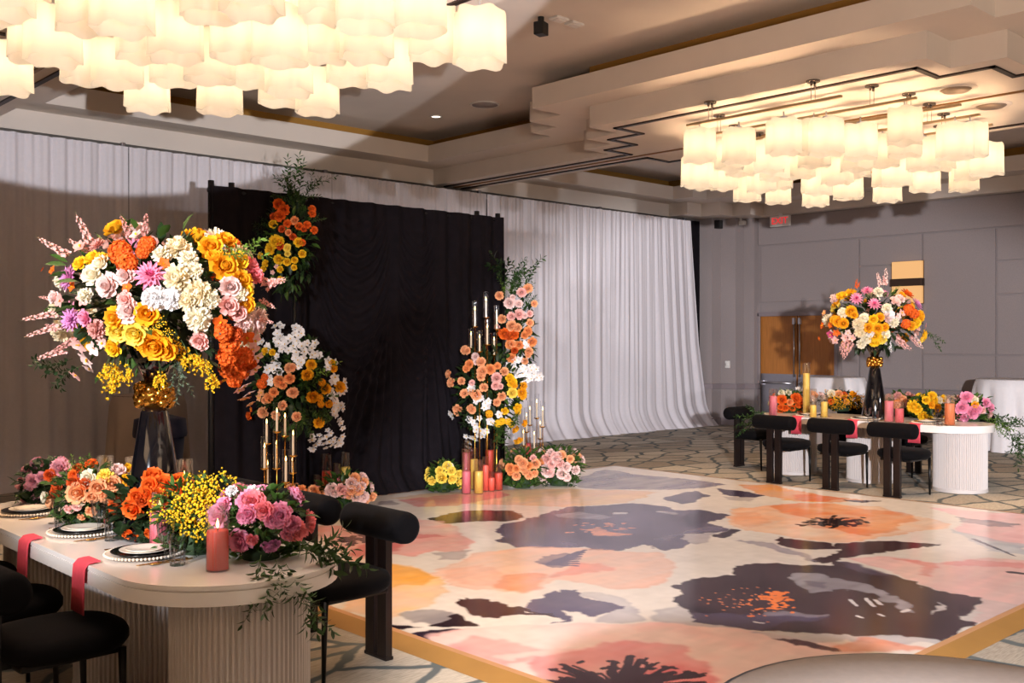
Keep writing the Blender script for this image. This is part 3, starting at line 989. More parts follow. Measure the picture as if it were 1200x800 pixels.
# dark leaves
paint([(235, 225), (262, 203), (350, 208), (450, 220), (520, 240), (600, 262), (515, 268), (430, 278), (340, 274), (270, 252)], *A4, (62, 40, 46), 1)
strokes([(500, 238, 640, 272, 1), (500, 262, 640, 268, 0.6)], *A4, INK, 0.03)
paint([(720, 180), (800, 180), (895, 202), (975, 292), (880, 300), (770, 298), (860, 250)], *A4, (176, 171, 178), 2, col2=(190, 186, 190))
paint([(545, 225), (600, 172), (640, 182), (640, 166), (700, 170), (725, 180), (760, 212), (895, 236), (880, 250), (790, 274), (745, 280), (720, 260), (668, 256), (690, 286), (615, 302), (650, 284), (600, 256)], *A4, (90, 82, 108), 1, wash=0.1)
paint([(15, 268), (110, 245), (230, 258), (320, 303), (150, 300), (60, 292)], *A4, (128, 122, 126), 2)
paint([(140, 303), (200, 285), (250, 265), (330, 303), (220, 312)], *A4, (44, 32, 40), 1)
paint([(-40, 300), (120, 312), (60, 328), (-20, 322)], *A4, (44, 32, 40), 1)
paint([(75, 342), (200, 318), (265, 320), (200, 350), (160, 374)], *A4, (52, 40, 56), 1)
# near pink flower
paint([(150, 348), (270, 315), (500, 300), (800, 304), (1200, 300), (1480, 345), (1700, 370), (1900, 430), (1800, 620), (1500, 900), (900, 950), (520, 700), (300, 460)], *A4, (244, 192, 186), 3, col2=(246, 206, 198))
paint([(230, 395), (330, 345), (420, 350), (560, 400), (640, 395), (700, 400), (500, 450), (380, 470), (280, 430)], *A4, (236, 146, 142), 5, 0.8)
paint([(500, 460), (560, 430), (700, 405), (760, 385), (900, 375), (1060, 385), (1130, 400), (1200, 470), (1330, 560), (1200, 700), (900, 760), (640, 620)], *A4, (216, 98, 106), 4, 0.95, col2=(226, 124, 126))
paint([(400, 430), (560, 405), (700, 378), (740, 380), (600, 420), (440, 445)], *A4, (246, 222, 212), 3, 0.8)
st = []
for k in range(120):
    a = rr.uniform(0, 2 * PI); r0 = rr.uniform(0, 60); r1 = r0 + rr.uniform(60, 250)
    st.append((880 + r0 * math.cos(a) * 1.3, 545 + r0 * math.sin(a) * 0.35, 880 + r1 * math.cos(a) * 1.2, 545 + r1 * math.sin(a) * 0.42, rr.uniform(0.5, 1.3)))
strokes(st, *A4, (58, 36, 52), 0.017)
strokes([(x, y, x + rr.uniform(-12, 12), y + rr.uniform(-5, 5)) for x, y in [(rr.uniform(610, 1150), rr.uniform(448, 500)) for _ in range(26)]], *A4, (58, 36, 52), 0.018)
# big dark flower
paint([(0, 262), (110, 245), (330, 300), (330, 325), (110, 312), (0, 300)], *A5, (184, 180, 182), 3)
paint([(330, 330), (480, 320), (680, 345), (900, 338), (945, 350), (800, 372), (620, 352), (500, 366), (390, 352)], *A5, (186, 184, 188), 2)
paint([(590, 362), (700, 347), (860, 372), (905, 382), (800, 395), (620, 394)], *A5, (234, 140, 104), 3)
paint([(390, 353), (480, 350), (625, 380), (592, 394), (450, 366)], *A5, (78, 48, 60), 1)
paint([(75, 185), (150, 150), (270, 140), (258, 122), (330, 108), (480, 115), (590, 118), (580, 100), (650, 112), (720, 140), (800, 152), (900, 190), (1045, 212), (1040, 250), (1000, 290), (1060, 308),
       (930, 350), (870, 340), (700, 346), (560, 330), (340, 326), (108, 296), (160, 265), (66, 230), (130, 210)], *A5, (52, 38, 48), 1, wash=0.0, col2=(66, 50, 58))
paint([(108, 296), (160, 266), (350, 270), (600, 285), (420, 302), (330, 326)], *A5, (84, 74, 98), 2, 0.9)
paint([(455, 158), (480, 140), (560, 142), (740, 185), (810, 215), (825, 262), (780, 250), (760, 212), (640, 192), (520, 206), (480, 190)], *A5, (172, 168, 176), 2)
paint([(500, 165), (590, 172), (570, 190), (520, 185)], *A5, (92, 84, 104), 3, 0.9)
paint([(380, 265), (600, 278), (560, 285), (400, 280)], *A5, (150, 142, 152), 2, 0.9)
paint([(895, 235), (925, 248), (900, 275)], *A5, (226, 218, 214), 1)
paint([(590, 102), (660, 112), (740, 140), (800, 152), (700, 150), (640, 132)], *A5, (86, 78, 98), 2, 0.8)
strokes([(x, y, x + rr.uniform(-14, 14), y + rr.uniform(-4, 4), rr.uniform(0.6, 1.4)) for x, y in [(rr.gauss(410, 34), rr.gauss(226, 18)) for _ in range(60)]], *A5, (246, 132, 66), 0.016)
strokes([(x, y, x + 3, y + 1) for x, y in [(rr.gauss(300, 70), rr.gauss(230, 25)) for _ in range(50)]], *A5, (226, 140, 96), 0.007)
strokes([(655, 225, 675, 245), (708, 222, 724, 246), (735, 225, 745, 240), (672, 278, 690, 284), (735, 270, 752, 276), (805, 262, 825, 254), (340, 296, 362, 298)], *A5, (222, 216, 214), 0.013)
# grain of the brush everywhere
IMG *= (0.93 + 0.14 * FINE)[..., None]
IMG = np.clip(IMG, 0, 1)

vs = np.stack([GX - FX0, GY - FY0, np.zeros_like(GX)], -1).reshape(-1, 3)
ii = np.arange(NX * NY).reshape(NY, NX)
fs = np.stack([ii[:-1, :-1], ii[:-1, 1:], ii[1:, 1:], ii[1:, :-1]], -1).reshape(-1, 4)
me = bpy.data.meshes.new('printed_top')
me.vertices.add(len(vs)); me.vertices.foreach_set('co', vs.astype(np.float32).ravel())
me.loops.add(fs.size); me.loops.foreach_set('vertex_index', fs.astype(np.int32).ravel())
me.polygons.add(len(fs)); me.polygons.foreach_set('loop_start', np.arange(0, fs.size, 4, dtype=np.int32))
me.update(calc_edges=True)
ca = me.color_attributes.new('print', 'FLOAT_COLOR', 'POINT')
rgba = np.ones((NX * NY, 4), np.float32); rgba[:, :3] = IMG.reshape(-1, 3)
ca.data.foreach_set('color', rgba.ravel())
m = bpy.data.materials.new('printed_vinyl'); m.use_nodes = True
b = m.node_tree.nodes['Principled BSDF']
at = m.node_tree.nodes.new('ShaderNodeAttribute'); at.attribute_name = 'print'
m.node_tree.links.new(at.outputs['Color'], b.inputs['Base Color'])
b.inputs['Roughness'].default_value = 0.17
b.inputs['Specular IOR Level'].default_value = 0.45
me.materials.append(m)
df = thing('dance_floor', 'square glossy dance floor printed with large watercolour flowers', 'dance floor', (FX0, FY0, 0))
o = bpy.data.objects.new('printed_top', me); COL.objects.link(o); o.parent = df; o.location = (0, 0, FZ)
w_, h_ = FX1 - FX0, FY1 - FY0
M_TRIM = mat('ochre_edge_trim', (154, 114, 60), 0.4, var=0.1, scale=3, stretch=(1, 1, 1))
M_TRIML = mat('tan_edge_line', (190, 142, 100), 0.4)
E = 0.17
for nm, pts in (('edge_ramp', [(0, 0), (0, h_), (-E, h_ + E), (-E, -E)]), ('edge_ramp', [(w_, 0), (0, 0), (-E, -E), (w_ + E, -E)]),
                ('edge_ramp', [(w_, h_), (w_, 0), (w_ + E, -E), (w_ + E, h_ + E)]), ('edge_ramp', [(0, h_), (w_, h_), (w_ + E, h_ + E), (-E, h_ + E)])):
    mb = MB()
    a, b_, c, d = [Vector((p[0], p[1], 0)) for p in pts]
    up = Vector((0, 0, FZ)); t2 = 0.22
    ai = a + (d - a) * t2 + up; bi = b_ + (c - b_) * t2 + up
    mb.add([a + up + Vector((0, 0, .002)), b_ + up + Vector((0, 0, .002)), bi, ai], [(0, 1, 2, 3)], 1)
    mb.add([ai, bi, c + Vector((0, 0, 0.002)), d + Vector((0, 0, 0.002))], [(0, 1, 2, 3)], 0)
    # segment joints
    mb.build(nm, [M_TRIM, M_TRIML], df)
MB().box2((0, 0, 0.001), (w_, h_, FZ - 0.002)).build('subfloor', mat('floor_panel', (120, 90, 60), 0.7), df)
# ------------------------------------------------------------------ dining chairs
M_VELVET = mat('black_velvet', (9, 8, 10), 0.9, sheen=0.012, var=0.15, scale=30, spec=0.12)
M_DKWOOD = mat('espresso_wood', (22, 14, 13), 0.35, var=0.2, scale=6, stretch=(8, 8, 1))
M_BLKMET = mat('black_metal', (16, 15, 16), 0.35, 0.4)


def chair_meshes():
    out = {}
    out['slab'] = MB().box((0, 0, 0.335), (0.042, 0.076, 0.67), 0, 0, 0.004).mesh('back_slab', M_DKWOOD)
    out['foot'] = MB().box((0, 0, 0.010), (0.05, 0.19, 0.018), 0, 0, 0.003).mesh('foot_bar', M_DKWOOD)
    R, Ln = 0.082, 0.26
    prof = [(0, -Ln), (R * 0.7, -Ln), (R * 0.93, -Ln + 0.012), (R, -Ln + 0.04)] + [(R, z) for z in (-0.1, 0, 0.1)] + [(R, Ln - 0.04), (R * 0.93, Ln - 0.012), (R * 0.7, Ln), (0, Ln)]
    out['roll'] = MB().lathe(prof, 24, 0, (0, 0, 0), Matrix.Rotation(PI / 2, 3, 'X')).mesh('back_roll', M_VELVET)
    # D-shaped cushion
    mb = MB(); n = 40; rings = []
    for (f, z) in ((0.0, 0.40), (0.93, 0.40), (1.0, 0.425), (1.0, 0.455), (0.95, 0.478), (0.75, 0.492), (0.4, 0.50), (0.0, 0.502)):
        rings.append((f, z))
    vs = []; fs = []
    for f, z in rings:
        for i in range(n):
            a = 2 * PI * i / n
            c, s_ = math.cos(a), math.sin(a)
            e = 2.0 / 3.0 if c < 0 else 2.0 / 2.4
            x = 0.27 + f * 0.26 * math.copysign(abs(c) ** e, c)
            y = f * 0.25 * math.copysign(abs(s_) ** (2.0 / 2.6), s_)
            vs.append((x, y, z))
    for k in range(len(rings) - 1):
        for i in range(n):
            j = (i + 1) % n
            fs.append((k * n + i, k * n + j, (k + 1) * n + j, (k + 1) * n + i))
    out['seat'] = mb.add(vs, fs, 0, True).mesh('seat', M_VELVET)
    out['frame'] = MB().box((0.26, 0, 0.385), (0.40, 0.34, 0.028), 0, 0, 0.01).box((0.04, 0, 0.39), (0.09, 0.16, 0.03), 0, 0, 0.004).mesh('seat_frame', M_BLKMET)
    out['leg'] = MB().tube([(0, 0, 0.40), (0.008, 0, 0.0)], 0.017, 10, 0, 0.010).mesh('leg', M_BLKMET)
    return out


CH_ME = chair_meshes()


def chair(loc, rz, label, group):
    t = thing('dining_chair', label, 'chair', loc, rz, group)
    for sy in (-1, 1):
        inst('back_slab', CH_ME['slab'], t, (0, sy * 0.053, 0))
        inst('leg', CH_ME['leg'], t, (0.45, sy * 0.19, 0))
    inst('foot_bar', CH_ME['foot'], t); inst('back_roll', CH_ME['roll'], t, (0, 0, 0.70))
    inst('seat', CH_ME['seat'], t); inst('seat_frame', CH_ME['frame'], t)
    return t


# ------------------------------------------------------------------ fluted dining tables
M_LACQ = mat('white_lacquer', (232, 226, 220), 0.22, var=0.015, scale=2, coat=0.3)
M_FLUTE = mat('white_fluted_panel', (202, 194, 190), 0.5)
TZ = 0.73
TW, TL = 0.92, 2.74


def stadium(w, l, n=14):
    r = w / 2; pts = []
    for i in range(n + 1):
        a = PI * i / n
        pts.append((r * math.cos(a), (l / 2 - r) + r * math.sin(a)))
    for i in range(n + 1):
        a = PI + PI * i / n
        pts.append((r * math.cos(a), -(l / 2 - r) + r * math.sin(a)))
    return pts


def table(name, loc, label):
    t = thing(name, label, 'table', loc, 0, 'long dining tables with fluted bases')
    mb = MB()
    mb.prism(stadium(TW, TL, 24), TZ - 0.018, TZ, 0, True)
    mb.prism(stadium(TW - 0.012, TL - 0.012, 24), TZ - 0.024, TZ - 0.018, 0, True)
    mb.prism(stadium(TW, TL, 24), TZ - 0.078, TZ - 0.024, 0, True)
    mb.build('tabletop', M_LACQ, t)
    for dy in (-1.03, 0, 1.03):
        nf = 78; n = nf * 4; b = MB(); vs = []; fs = []
        for z in (0.035, TZ - 0.078):
            for i in range(n):
                a = 2 * PI * i / n
                k = i % 4
                rr = 1.0 if k in (0, 1) else 0.962
                vs.append((0.28 * rr * math.cos(a), dy + 0.28 * rr * math.sin(a), z))
        fs = [(i, (i + 1) % n, n + (i + 1) % n, n + i) for i in range(n)]
        b.add(vs, fs, 0, False)
        p = [(0.285 * math.cos(2 * PI * i / 60), dy + 0.285 * math.sin(2 * PI * i / 60)) for i in range(60)]
        b.prism(p, 0.0, 0.036, 0, True)
        b.build('fluted_base', M_FLUTE, t)
    return t


NTX, NTY = 2.04, 4.82       # near table
FTX, FTY = 11.22, 5.78      # far table
table('dining_table', (NTX, NTY, 0), 'near white oval dining table with fluted bases under the large bouquet')
table('dining_table.001', (FTX, FTY, 0), 'far white oval dining table with fluted bases beyond the dance floor')

G_NC = 'black roll-back chairs at the near table'; G_FC = 'black roll-back chairs at the far table'
chair((1.22, 4.27, 0), 0.05, 'black roll-back chair in the lower left corner nearest the camera', G_NC)
chair((1.20, 4.98, 0), 0.0, 'black chair at the near table just behind the one in the lower left corner', G_NC)
chair((1.22, 5.68, 0), 0.0, 'third black chair along the left side of the near table at the frame edge', G_NC)
chair((3.12, 4.33, 0), PI, 'black roll-back chair on the dance floor side of the near table by its rounded end', G_NC)
chair((3.12, 5.03, 0), PI, 'black chair across the near table showing only its roll back above the pink peonies', G_NC)
chair((3.12, 5.72, 0), PI, 'black chair across the near table behind the yellow button flowers', G_NC)
chair((10.2, 5.02, 0), 0, 'rightmost black chair at the far table facing away from the dance floor', G_FC)
chair((10.2, 5.73, 0), 0, 'middle black chair of the three along the dance floor edge at the far table', G_FC)
chair((10.2, 6.44, 0), 0, 'leftmost black chair of the three along the dance floor edge at the far table', G_FC)
chair((12.25, 5.05, 0), PI, 'black chair on the wall side of the far table behind its end base', G_FC)
chair((12.25, 5.75, 0), PI, 'black chair on the wall side of the far table behind the tall black vase', G_FC)
chair((12.25, 6.5, 0), PI, 'black chair on the wall side of the far table behind the yellow candles', G_FC)
chair((FTX + 0.02, 7.62, 0), -PI / 2, 'black chair at the far head of the far table by the corner pilasters', G_FC)

# ------------------------------------------------------------------ round tables under cloths
M_LINEN = mat('white_linen', (232, 226, 226), 0.9, var=0.02, scale=20, bump=0.05)
M_GREYLINEN = mat('grey_linen', (142, 131, 124), 0.9, var=0.04, scale=40, bump=0.05)


def cloth_round(R, zt, zb, seed, flare=0.2, n=96, nf=11):
    rr = random.Random(seed); ph = rr.uniform(0, 6)
    rows = [(0.0, zt), (R * 0.5, zt), (R * 0.97, zt), (R, zt - 0.012)]
    vs = []; fs = []
    K = 10
    for r, z in rows:
        for i in range(n):
            a = 2 * PI * i / n
            vs.append((r * math.cos(a), r * math.sin(a), z))
    for k in range(1, K + 1):
        t = k / K
        for i in range(n):
            a = 2 * PI * i / n
            w_ = math.sin(nf * a + ph + 0.6 * math.sin(3 * a)) + 0.4 * math.sin((nf * 2 - 3) * a)
            r = R + 0.02 + t * flare * 0.5 + t * flare * 0.38 * w_
            vs.append((r * math.cos(a), r * math.sin(a), zt - 0.012 - t * (zt - 0.012 - zb)))
    m_ = len(rows) + K
    for k in range(m_ - 1):
        for i in range(n):
            j = (i + 1) % n
            fs.append((k * n + i, k * n + j, (k + 1) * n + j, (k + 1) * n + i))
    return MB().add(vs, fs, 0, True)


for nm, loc, R, zt, lab, sd in (('cocktail_table', (15.0, 8.35, 0), 0.46, 1.05, 'round cocktail table in a white cloth in front of the wooden doors', 2),
                            ('cocktail_table.001', (15.9, 5.95, 0), 0.50, 1.06, 'round cocktail table in a white cloth at the right edge of the frame', 5)):
    t = thing(nm, lab, 'table', loc, 0, 'cocktail tables by the right wall')
    b = MB(); b.cyl((0, 0, zt - 0.03), R - 0.005, 0.024, 40); b.cyl((0, 0, 0.03), 0.04, zt - 0.06, 14); b.cyl((0, 0, 0.0), 0.24, 0.03, 24)
    b.build('pedestal', M_BLKMET, t)
    c = cloth_round(R, 0, -zt + 0.012, sd, 0.22).build('tablecloth', M_LINEN, None, (loc[0], loc[1], zt + 0.001))
    tag(c, 'white tablecloth on the ' + ('cocktail table in front of the wooden doors' if sd == 2 else 'cocktail table at the right frame edge'), 'tablecloth', 'white cocktail tablecloths')
t = thing('round_table', 'round table close to the camera in the lower right corner', 'table', (2.36, 0.98, 0))
b = MB(); b.cyl((0, 0, 0.722), 0.60, 0.024, 48); b.cyl((0, 0, 0.03), 0.05, 0.70, 14); b.cyl((0, 0, 0.0), 0.3, 0.03, 24)
b.build('pedestal', M_BLKMET, t)
c = cloth_round(0.605, 0, -0.73, 9, 0.2, 96, 12)
c.box((-0.02, 0.0, 0.0005), (0.008, 1.19, 0.002), 0, 0.35)
c = c.build('tablecloth', M_GREYLINEN, None, (2.36, 0.98, 0.748))
tag(c, 'plain grey tablecloth out of focus in the lower right corner', 'tablecloth')

# ---- things beside the black drape, behind the near bouquet
t = thing('draped_table', 'beige cloth draped high table half hidden behind the near black vase', 'table', (4.62, 10.6, 0))
b = MB(); b.cyl((0, 0, 0.03), 0.04, 1.0, 12); b.cyl((0, 0, 0), 0.22, 0.03, 24); b.cyl((0, 0, 1.03), 0.36, 0.03, 32); b.build('pedestal', M_BLKMET, t)
c = cloth_round(0.365, 0, -1.04, 21, 0.10, 96, 9).build('tablecloth', mat('beige_linen', (196, 176, 160), 0.9, var=0.03), None, (4.62, 10.6, 1.062))
tag(c, 'beige tablecloth behind the near black vase, left of the black backdrop', 'tablecloth')
M_NAVY = mat('navy_plastic', (30, 34, 58), 0.55)
t = thing('waste_bin', 'navy blue waste bin beside the left edge of the black backdrop', 'bin', (4.28, 9.55, 0), 0.2)
MB().lathe([(0, 0.0), (0.17, 0.0), (0.23, 0.72), (0.215, 0.72), (0.16, 0.02), (0, 0.02)], 28).build('body', M_NAVY, t)
MB().lathe([(0.25, 0.71), (0.255, 0.74), (0.24, 0.88), (0.10, 0.92), (0.10, 0.9), (0.23, 0.86), (0.24, 0.71)], 28).build('lid', M_NAVY, t)

# ------------------------------------------------------------------ vases
M_GLOSSBLK = mat('gloss_black_glaze', (10, 10, 14), 0.06, coat=1.0)
M_GOLD = mat('antique_gold', (206, 150, 62), 0.22, 1.0, var=0.1, scale=6)


def vase(name, loc, label):
    t = thing(name, label, 'vase', loc)
    MB().lathe([(0, 0.0), (0.150, 0.0), (0.152, 0.012), (0.062, 0.585), (0.05, 0.60), (0, 0.60)], 40).build('lower_cone', M_GLOSSBLK, t)
    g = MB()
    g.sphere((0, 0, 0.665), 0.086, 24, 14, 0, (1, 1, 0.86))
    rr = random.Random(4)
    for k in range(26):
        a = k * 2.4; z = 0.62 + 0.09 * (k / 26)
        g.sphere((0.072 * math.cos(a), 0.072 * math.sin(a), z), 0.026, 8, 6)
    g.build('gold_ball', M_GOLD, t)
    MB().lathe([(0, 0.725), (0.045, 0.725), (0.165, 0.97), (0.16, 0.97), (0.05, 0.78), (0, 0.78)], 40).build('upper_cone', M_GLOSSBLK, t)
    return t


VN = at_x(181, 460, NTX); VN.z = TZ
VF = Vector((FTX, at_x(1025, 420, FTX).y, TZ))
vase('vase', VN, 'tall glossy black hourglass vase with a gold ball on the near table')
vase('vase.001', VF, 'tall glossy black hourglass vase with a gold ball on the far table')

# ------------------------------------------------------------------ candles
M_GLASS = glass_mat('clear_glass', (253, 253, 253), 0.10)
WAX = {'coral': (240, 100, 82), 'pink': (248, 122, 136), 'yellow': (255, 208, 92), 'orange': (246, 124, 62), 'red': (226, 78, 58), 'rose': (234, 80, 96)}
M_FLAME = emit('flame', (255, 206, 120), 9.0)
M_WICK = mat('wick', (30, 24, 20), 0.9)


def wax(k):
    return mat('wax_' + k, WAX[k], 0.45, transl=0.05, var=0.04, scale=6)


def candle(loc, r, h, colour, label, lit=False, group=None):
    t = thing('pillar_candle', label, 'candle', loc, 0, group)
    MB().lathe([(0, 0.0), (r, 0.0), (r, h - 0.006), (r * 0.94, h), (r * 0.5, h - 0.004), (0, h - 0.006)], 20).build('wax', wax(colour), t)
    MB().tube([(0, 0, h - 0.007), (0.001, 0, h + 0.012)], 0.0018, 5).build('wick', M_WICK, t)
    if lit:
        MB().lathe([(0, 0.0), (0.005, 0.006), (0.007, 0.014), (0.004, 0.028), (0, 0.042)], 10, 0, (0, 0, h + 0.006)).build('flame', M_FLAME, t)
    return t


def cylinder(loc, r, h, label, group=None):
    t = MB().lathe([(0, 0.0), (r, 0.0), (r, h), (r - 0.003, h), (r - 0.003, 0.006), (0, 0.006)], 24).build('glass_cylinder', M_GLASS, None, loc)
    return tag(t, label, 'candle glass', group)


def candle_px(px, ybot, ywax, ytop, wpx, colour, where, z=0.0, lit=False, group=None, d=None, who=None):
    """a pillar candle standing in its own glass cylinder on the plane z"""
    p = at_z(px, ybot, z)
    d = p.dot(FW)
    s = d / FPX
    r = wpx * s / 2
    gh = (ybot - ytop) * s * 0.985
    wh = (ybot - ywax) * s * 0.985
    c = candle((p.x, p.y, z + 0.0068), r * 0.93, wh, colour, '%s pillar candle %s' % (colour, where), lit, group)
    g = cylinder((p.x, p.y, z + 0.0006), r, gh, 'clear glass around the %s candle %s' % (colour, where), (group + ' glasses') if group else None)
    return p


candle_px(255, 668, 622, 590, 27, 'red', 'beside the pink peonies on the near table', TZ, True)
candle_px(187, 642, 598, 574, 24, 'pink', 'between orange roses and yellow button flowers', TZ, True)
candle_px(216, 612, 563, 537, 20, 'coral', 'behind the orange roses beside the near black vase', TZ, True)
candle_px(123, 606, 555, 533, 20, 'yellow', 'among peach roses left of the near vase', TZ, False)
p = at_z(236, 605, TZ); cylinder((p.x, p.y, TZ + .0006), 0.046, 0.175, 'empty clear glass cylinder behind the yellow button flowers on the near table')
p = at_z(153, 592, TZ); cylinder((p.x, p.y, TZ + .0006), 0.03, 0.27, 'slim empty glass cylinder just left of the near black vase')
p = at_z(279, 612, TZ); cylinder((p.x, p.y, TZ + .0006), 0.036, 0.20, 'clear glass cylinder standing behind the pink peonies')

GF = 'candles on the far table'
candle_px(906, 487, 464, 455, 9.5, 'pink', 'at the left end of the far table', TZ, False, GF)
candle_px(945, 486, 437, 424, 8.5, 'yellow', 'standing tallest on the far table', TZ, False, GF)
candle_px(953, 489, 475, 455, 8, 'yellow', 'left of the low pair on the far table', TZ, False, GF)
candle_px(966, 489, 471, 462, 8.5, 'yellow', 'right of the low pair on the far table', TZ, False, GF)
candle_px(1042, 494, 470, 461, 11, 'pink', 'just right of the far black vase', TZ, False, GF)
candle_px(1054, 495, 479, 470, 10.5, 'rose', 'shorter, second right of the far black vase', TZ, False, GF)
candle_px(1113, 498, 473, 462, 12, 'orange', 'left of the pink peonies on the far table', TZ, False, GF)

GRt = 'candles at the foot of the right floral column'
FB = 0.031
for px, yb, yw, yt, wp, c, wh in ((546.5, 573, 530, 514, 10, 'pink', 'tall at back left by the right floral column'),
                                (546.5, 578, 552, 525, 11, 'pink', 'short at front left by the right floral column'),
                                (555.5, 573, 538, 524, 10, 'yellow', 'tall at the back by the right floral column'),
                                (561, 578, 552, 538, 11, 'yellow', 'short at front centre by the right floral column'),
                                (569, 575, 545, 534, 8, 'coral', 'slim in the middle by the right floral column'),
                                (573.8, 570, 527, 513, 10, 'red', 'tallest of its group by the right floral column'),
                                (576, 575, 560, 552, 8, 'coral', 'shortest of its group by the right floral column'),
                                (584, 574, 554, 543, 10.5, 'red', 'at the right end by the right floral column')):
    p = at_z(px, yb, FB)
    candle_px(px, yb, yw, yt, wp, c, wh, FB if (FX0 < p.x < FX1 and FY0 < p.y < FY1) else 0.0, False, GRt)
GLt = 'candles at the foot of the left floral column'
for px, yb, yw, yt, wp, c, wh in ((383, 594, 552, 531, 12, 'red', 'tall at the foot of the left floral column'),
                                (394.5, 590, 559, 542, 9.5, 'pink', 'in the middle at the left floral column'),
                                (405, 588, 547, 529, 11.5, 'yellow', 'at right by the left floral column'),
                                (372, 592, 569, 556, 11, 'pink', 'short at left by the left floral column')):
    p = at_z(px, yb, FB)
    candle_px(px, yb, yw, yt, wp, c, wh, FB if (FX0 < p.x < FX1 and FY0 < p.y < FY1) else 0.0, False, GLt)

# ------------------------------------------------------------------ candelabra with glass tubes and taper candles
M_TAPER = mat('ivory_taper', (238, 216, 184), 0.5, transl=0.15)


def candelabra(name, loc, tubes, label, height_base=0.10, rz=0):
    """tubes: (dx, dy, z_cup, tube height)"""
    t = thing(name, label, 'candelabra', loc, rz, 'glass tube candelabras')
    MB().lathe([(0, 0), (0.15, 0), (0.15, 0.012), (0.05, 0.03), (0.022, 0.05), (0.03, 0.10), (0.014, 0.14), (0, 0.14)], 24).build('base', M_GOLD, t)
    for dx, dy, zc, th in tubes:
        st = MB(); st.tube([(0, 0, 0.09), (dx * 0.6, dy * 0.6, 0.11), (dx, dy, 0.16), (dx, dy, zc)], 0.005, 6)
        st.build('stem', M_GOLD, t)
        cp = MB().lathe([(0, -0.012), (0.012, -0.012), (0.036, 0.0), (0.036, 0.006), (0.012, 0.006), (0, 0.006)], 16, 0, (dx, dy, zc)).build('cup', M_GOLD, t)
        MB().lathe([(0.031, 0.006), (0.031, th)], 18, 0, (dx, dy, zc)).lathe([(0.031, th), (0.0325, th + 0.003), (0.034, th)], 18, 0, (dx, dy, zc)).build('glass_tube', M_GLASS, t)
        hc = th * 0.62
        k = MB().cyl((dx, dy, zc + 0.006), 0.0105, hc, 10).build('taper_candle', M_TAPER, t)
        MB().lathe([(0, 0.0), (0.006, 0.008), (0.007, 0.016), (0.004, 0.032), (0, 0.046)], 8, 0, (dx, dy, zc + hc + 0.008)).build('flame', M_FLAME, k)
    return t


def tubes_px(spec, loc, d):
    """(px, ytop, ybottom, depth offset)"""
    out = []
    for px, yt, yb, dd in spec:
        p = at_d(px, yb, d + dd); q = at_d(px, yt, d + dd)
        out.append((p.x - loc[0], p.y - loc[1], max(0.2, p.z - loc[2]), q.z - p.z))
    return out


pl = at_d(326, 590, 8.55); pl.z = FB
dl = pl.dot(FW)
candelabra('candelabra', pl, tubes_px([(312.5, 484, 520, .05), (324.5, 472, 506, -.08), (334, 478, 511, .12), (343.5, 497, 534, .02), (310, 512, 549, -.1), (324, 506, 549, .1), (335, 527, 565, -.12), (343, 534, 554, .15), (313.5, 532, 569, .12)], pl, dl),
           'gold candelabra of stacked glass tubes and lit tapers at the left floral column')
pr = at_y(568, 560, 8.35); pr.z = FB
dr = pr.dot(FW)
candelabra('candelabra.001', pr, tubes_px([(556.5, 353, 383, 0), (569.5, 342, 372, .1), (582, 358, 386, .05), (552, 385, 408, .15), (562, 388, 412, -.1), (571, 374, 404, -.05), (579, 390, 416, .12)], pr, dr),
           'tall gold candelabra of glass tubes rising beside the right floral column')
pb = at_y(622, 548, 8.95); pb.z = 0
db = pb.dot(FW)
candelabra('candelabra.002', pb, tubes_px([(613.5, 500, 522, 0), (621, 470, 498, .1), (629, 462, 490, .05), (617, 478, 506, -.1), (633, 488, 514, .12), (626, 500, 526, -.08), (636, 470, 500, 0)], pb, db),
           'low gold glass tube candelabra against the white drape, right of the floral column')
for px, yb, yw, yt, c, wh in ((619, 549, 519, 512, 'rose', 'among glass tubes right of the right floral column'), (634, 549, 525, 518, 'red', 'behind the blush roses on the floor')):
    candle_px(px, yb, yw, yt, 7, c, wh, 0.0, False, GRt)
# ------------------------------------------------------------------ place settings and glassware
M_CHARGER = mat('pearl_charger', (226, 210, 190), 0.25, var=0.03)
M_BLKPLATE = mat('black_plate', (20, 18, 20), 0.2)
M_CREAM = mat('cream_china', (240, 230, 214), 0.2, coat=0.4)
M_NAPKIN = mat('coral_napkin', (208, 68, 82), 0.85, var=0.05, scale=40, bump=0.05)
M_FLAT = mat('champagne_gold', (196, 152, 92), 0.25, 1.0)
mb = MB()
mb.lathe([(0, 0.0), (0.11, 0.0), (0.155, 0.010), (0.160, 0.012), (0.155, 0.014), (0.11, 0.005), (0, 0.005)], 48)
for i in range(64):
    a = 2 * PI * i / 64
    mb.sphere((0.162 * math.cos(a), 0.162 * math.sin(a), 0.012), 0.0068, 6, 4)
ME_CHARGER = mb.mesh('charger_plate', M_CHARGER)
ME_DINNER = MB().lathe([(0, 0), (0.09, 0), (0.137, 0.014), (0.14, 0.017), (0.136, 0.017), (0.09, 0.005), (0, 0.005)], 44).mesh('dinner_plate', M_BLKPLATE)
ME_SALAD = MB().lathe([(0, 0), (0.06, 0), (0.102, 0.013), (0.105, 0.016), (0.101, 0.016), (0.06, 0.005), (0, 0.005)], 40).mesh('salad_plate', M_CREAM)
ME_BREAD = MB().lathe([(0, 0), (0.05, 0), (0.078, 0.010), (0.080, 0.013), (0.077, 0.013), (0.05, 0.004), (0, 0.004)], 36).mesh('bread_plate', M_CREAM)
mb = MB()     # knife
mb.box((0, -0.05, 0.003), (0.012, 0.10, 0.005), 0, 0, 0.002)
mb.prism([(-0.008, 0.0), (0.007, 0.0), (0.009, 0.07), (0.003, 0.12), (-0.006, 0.11)], 0.001, 0.004)
ME_KNIFE = mb.mesh('knife', M_FLAT)
mb = MB()     # spoon
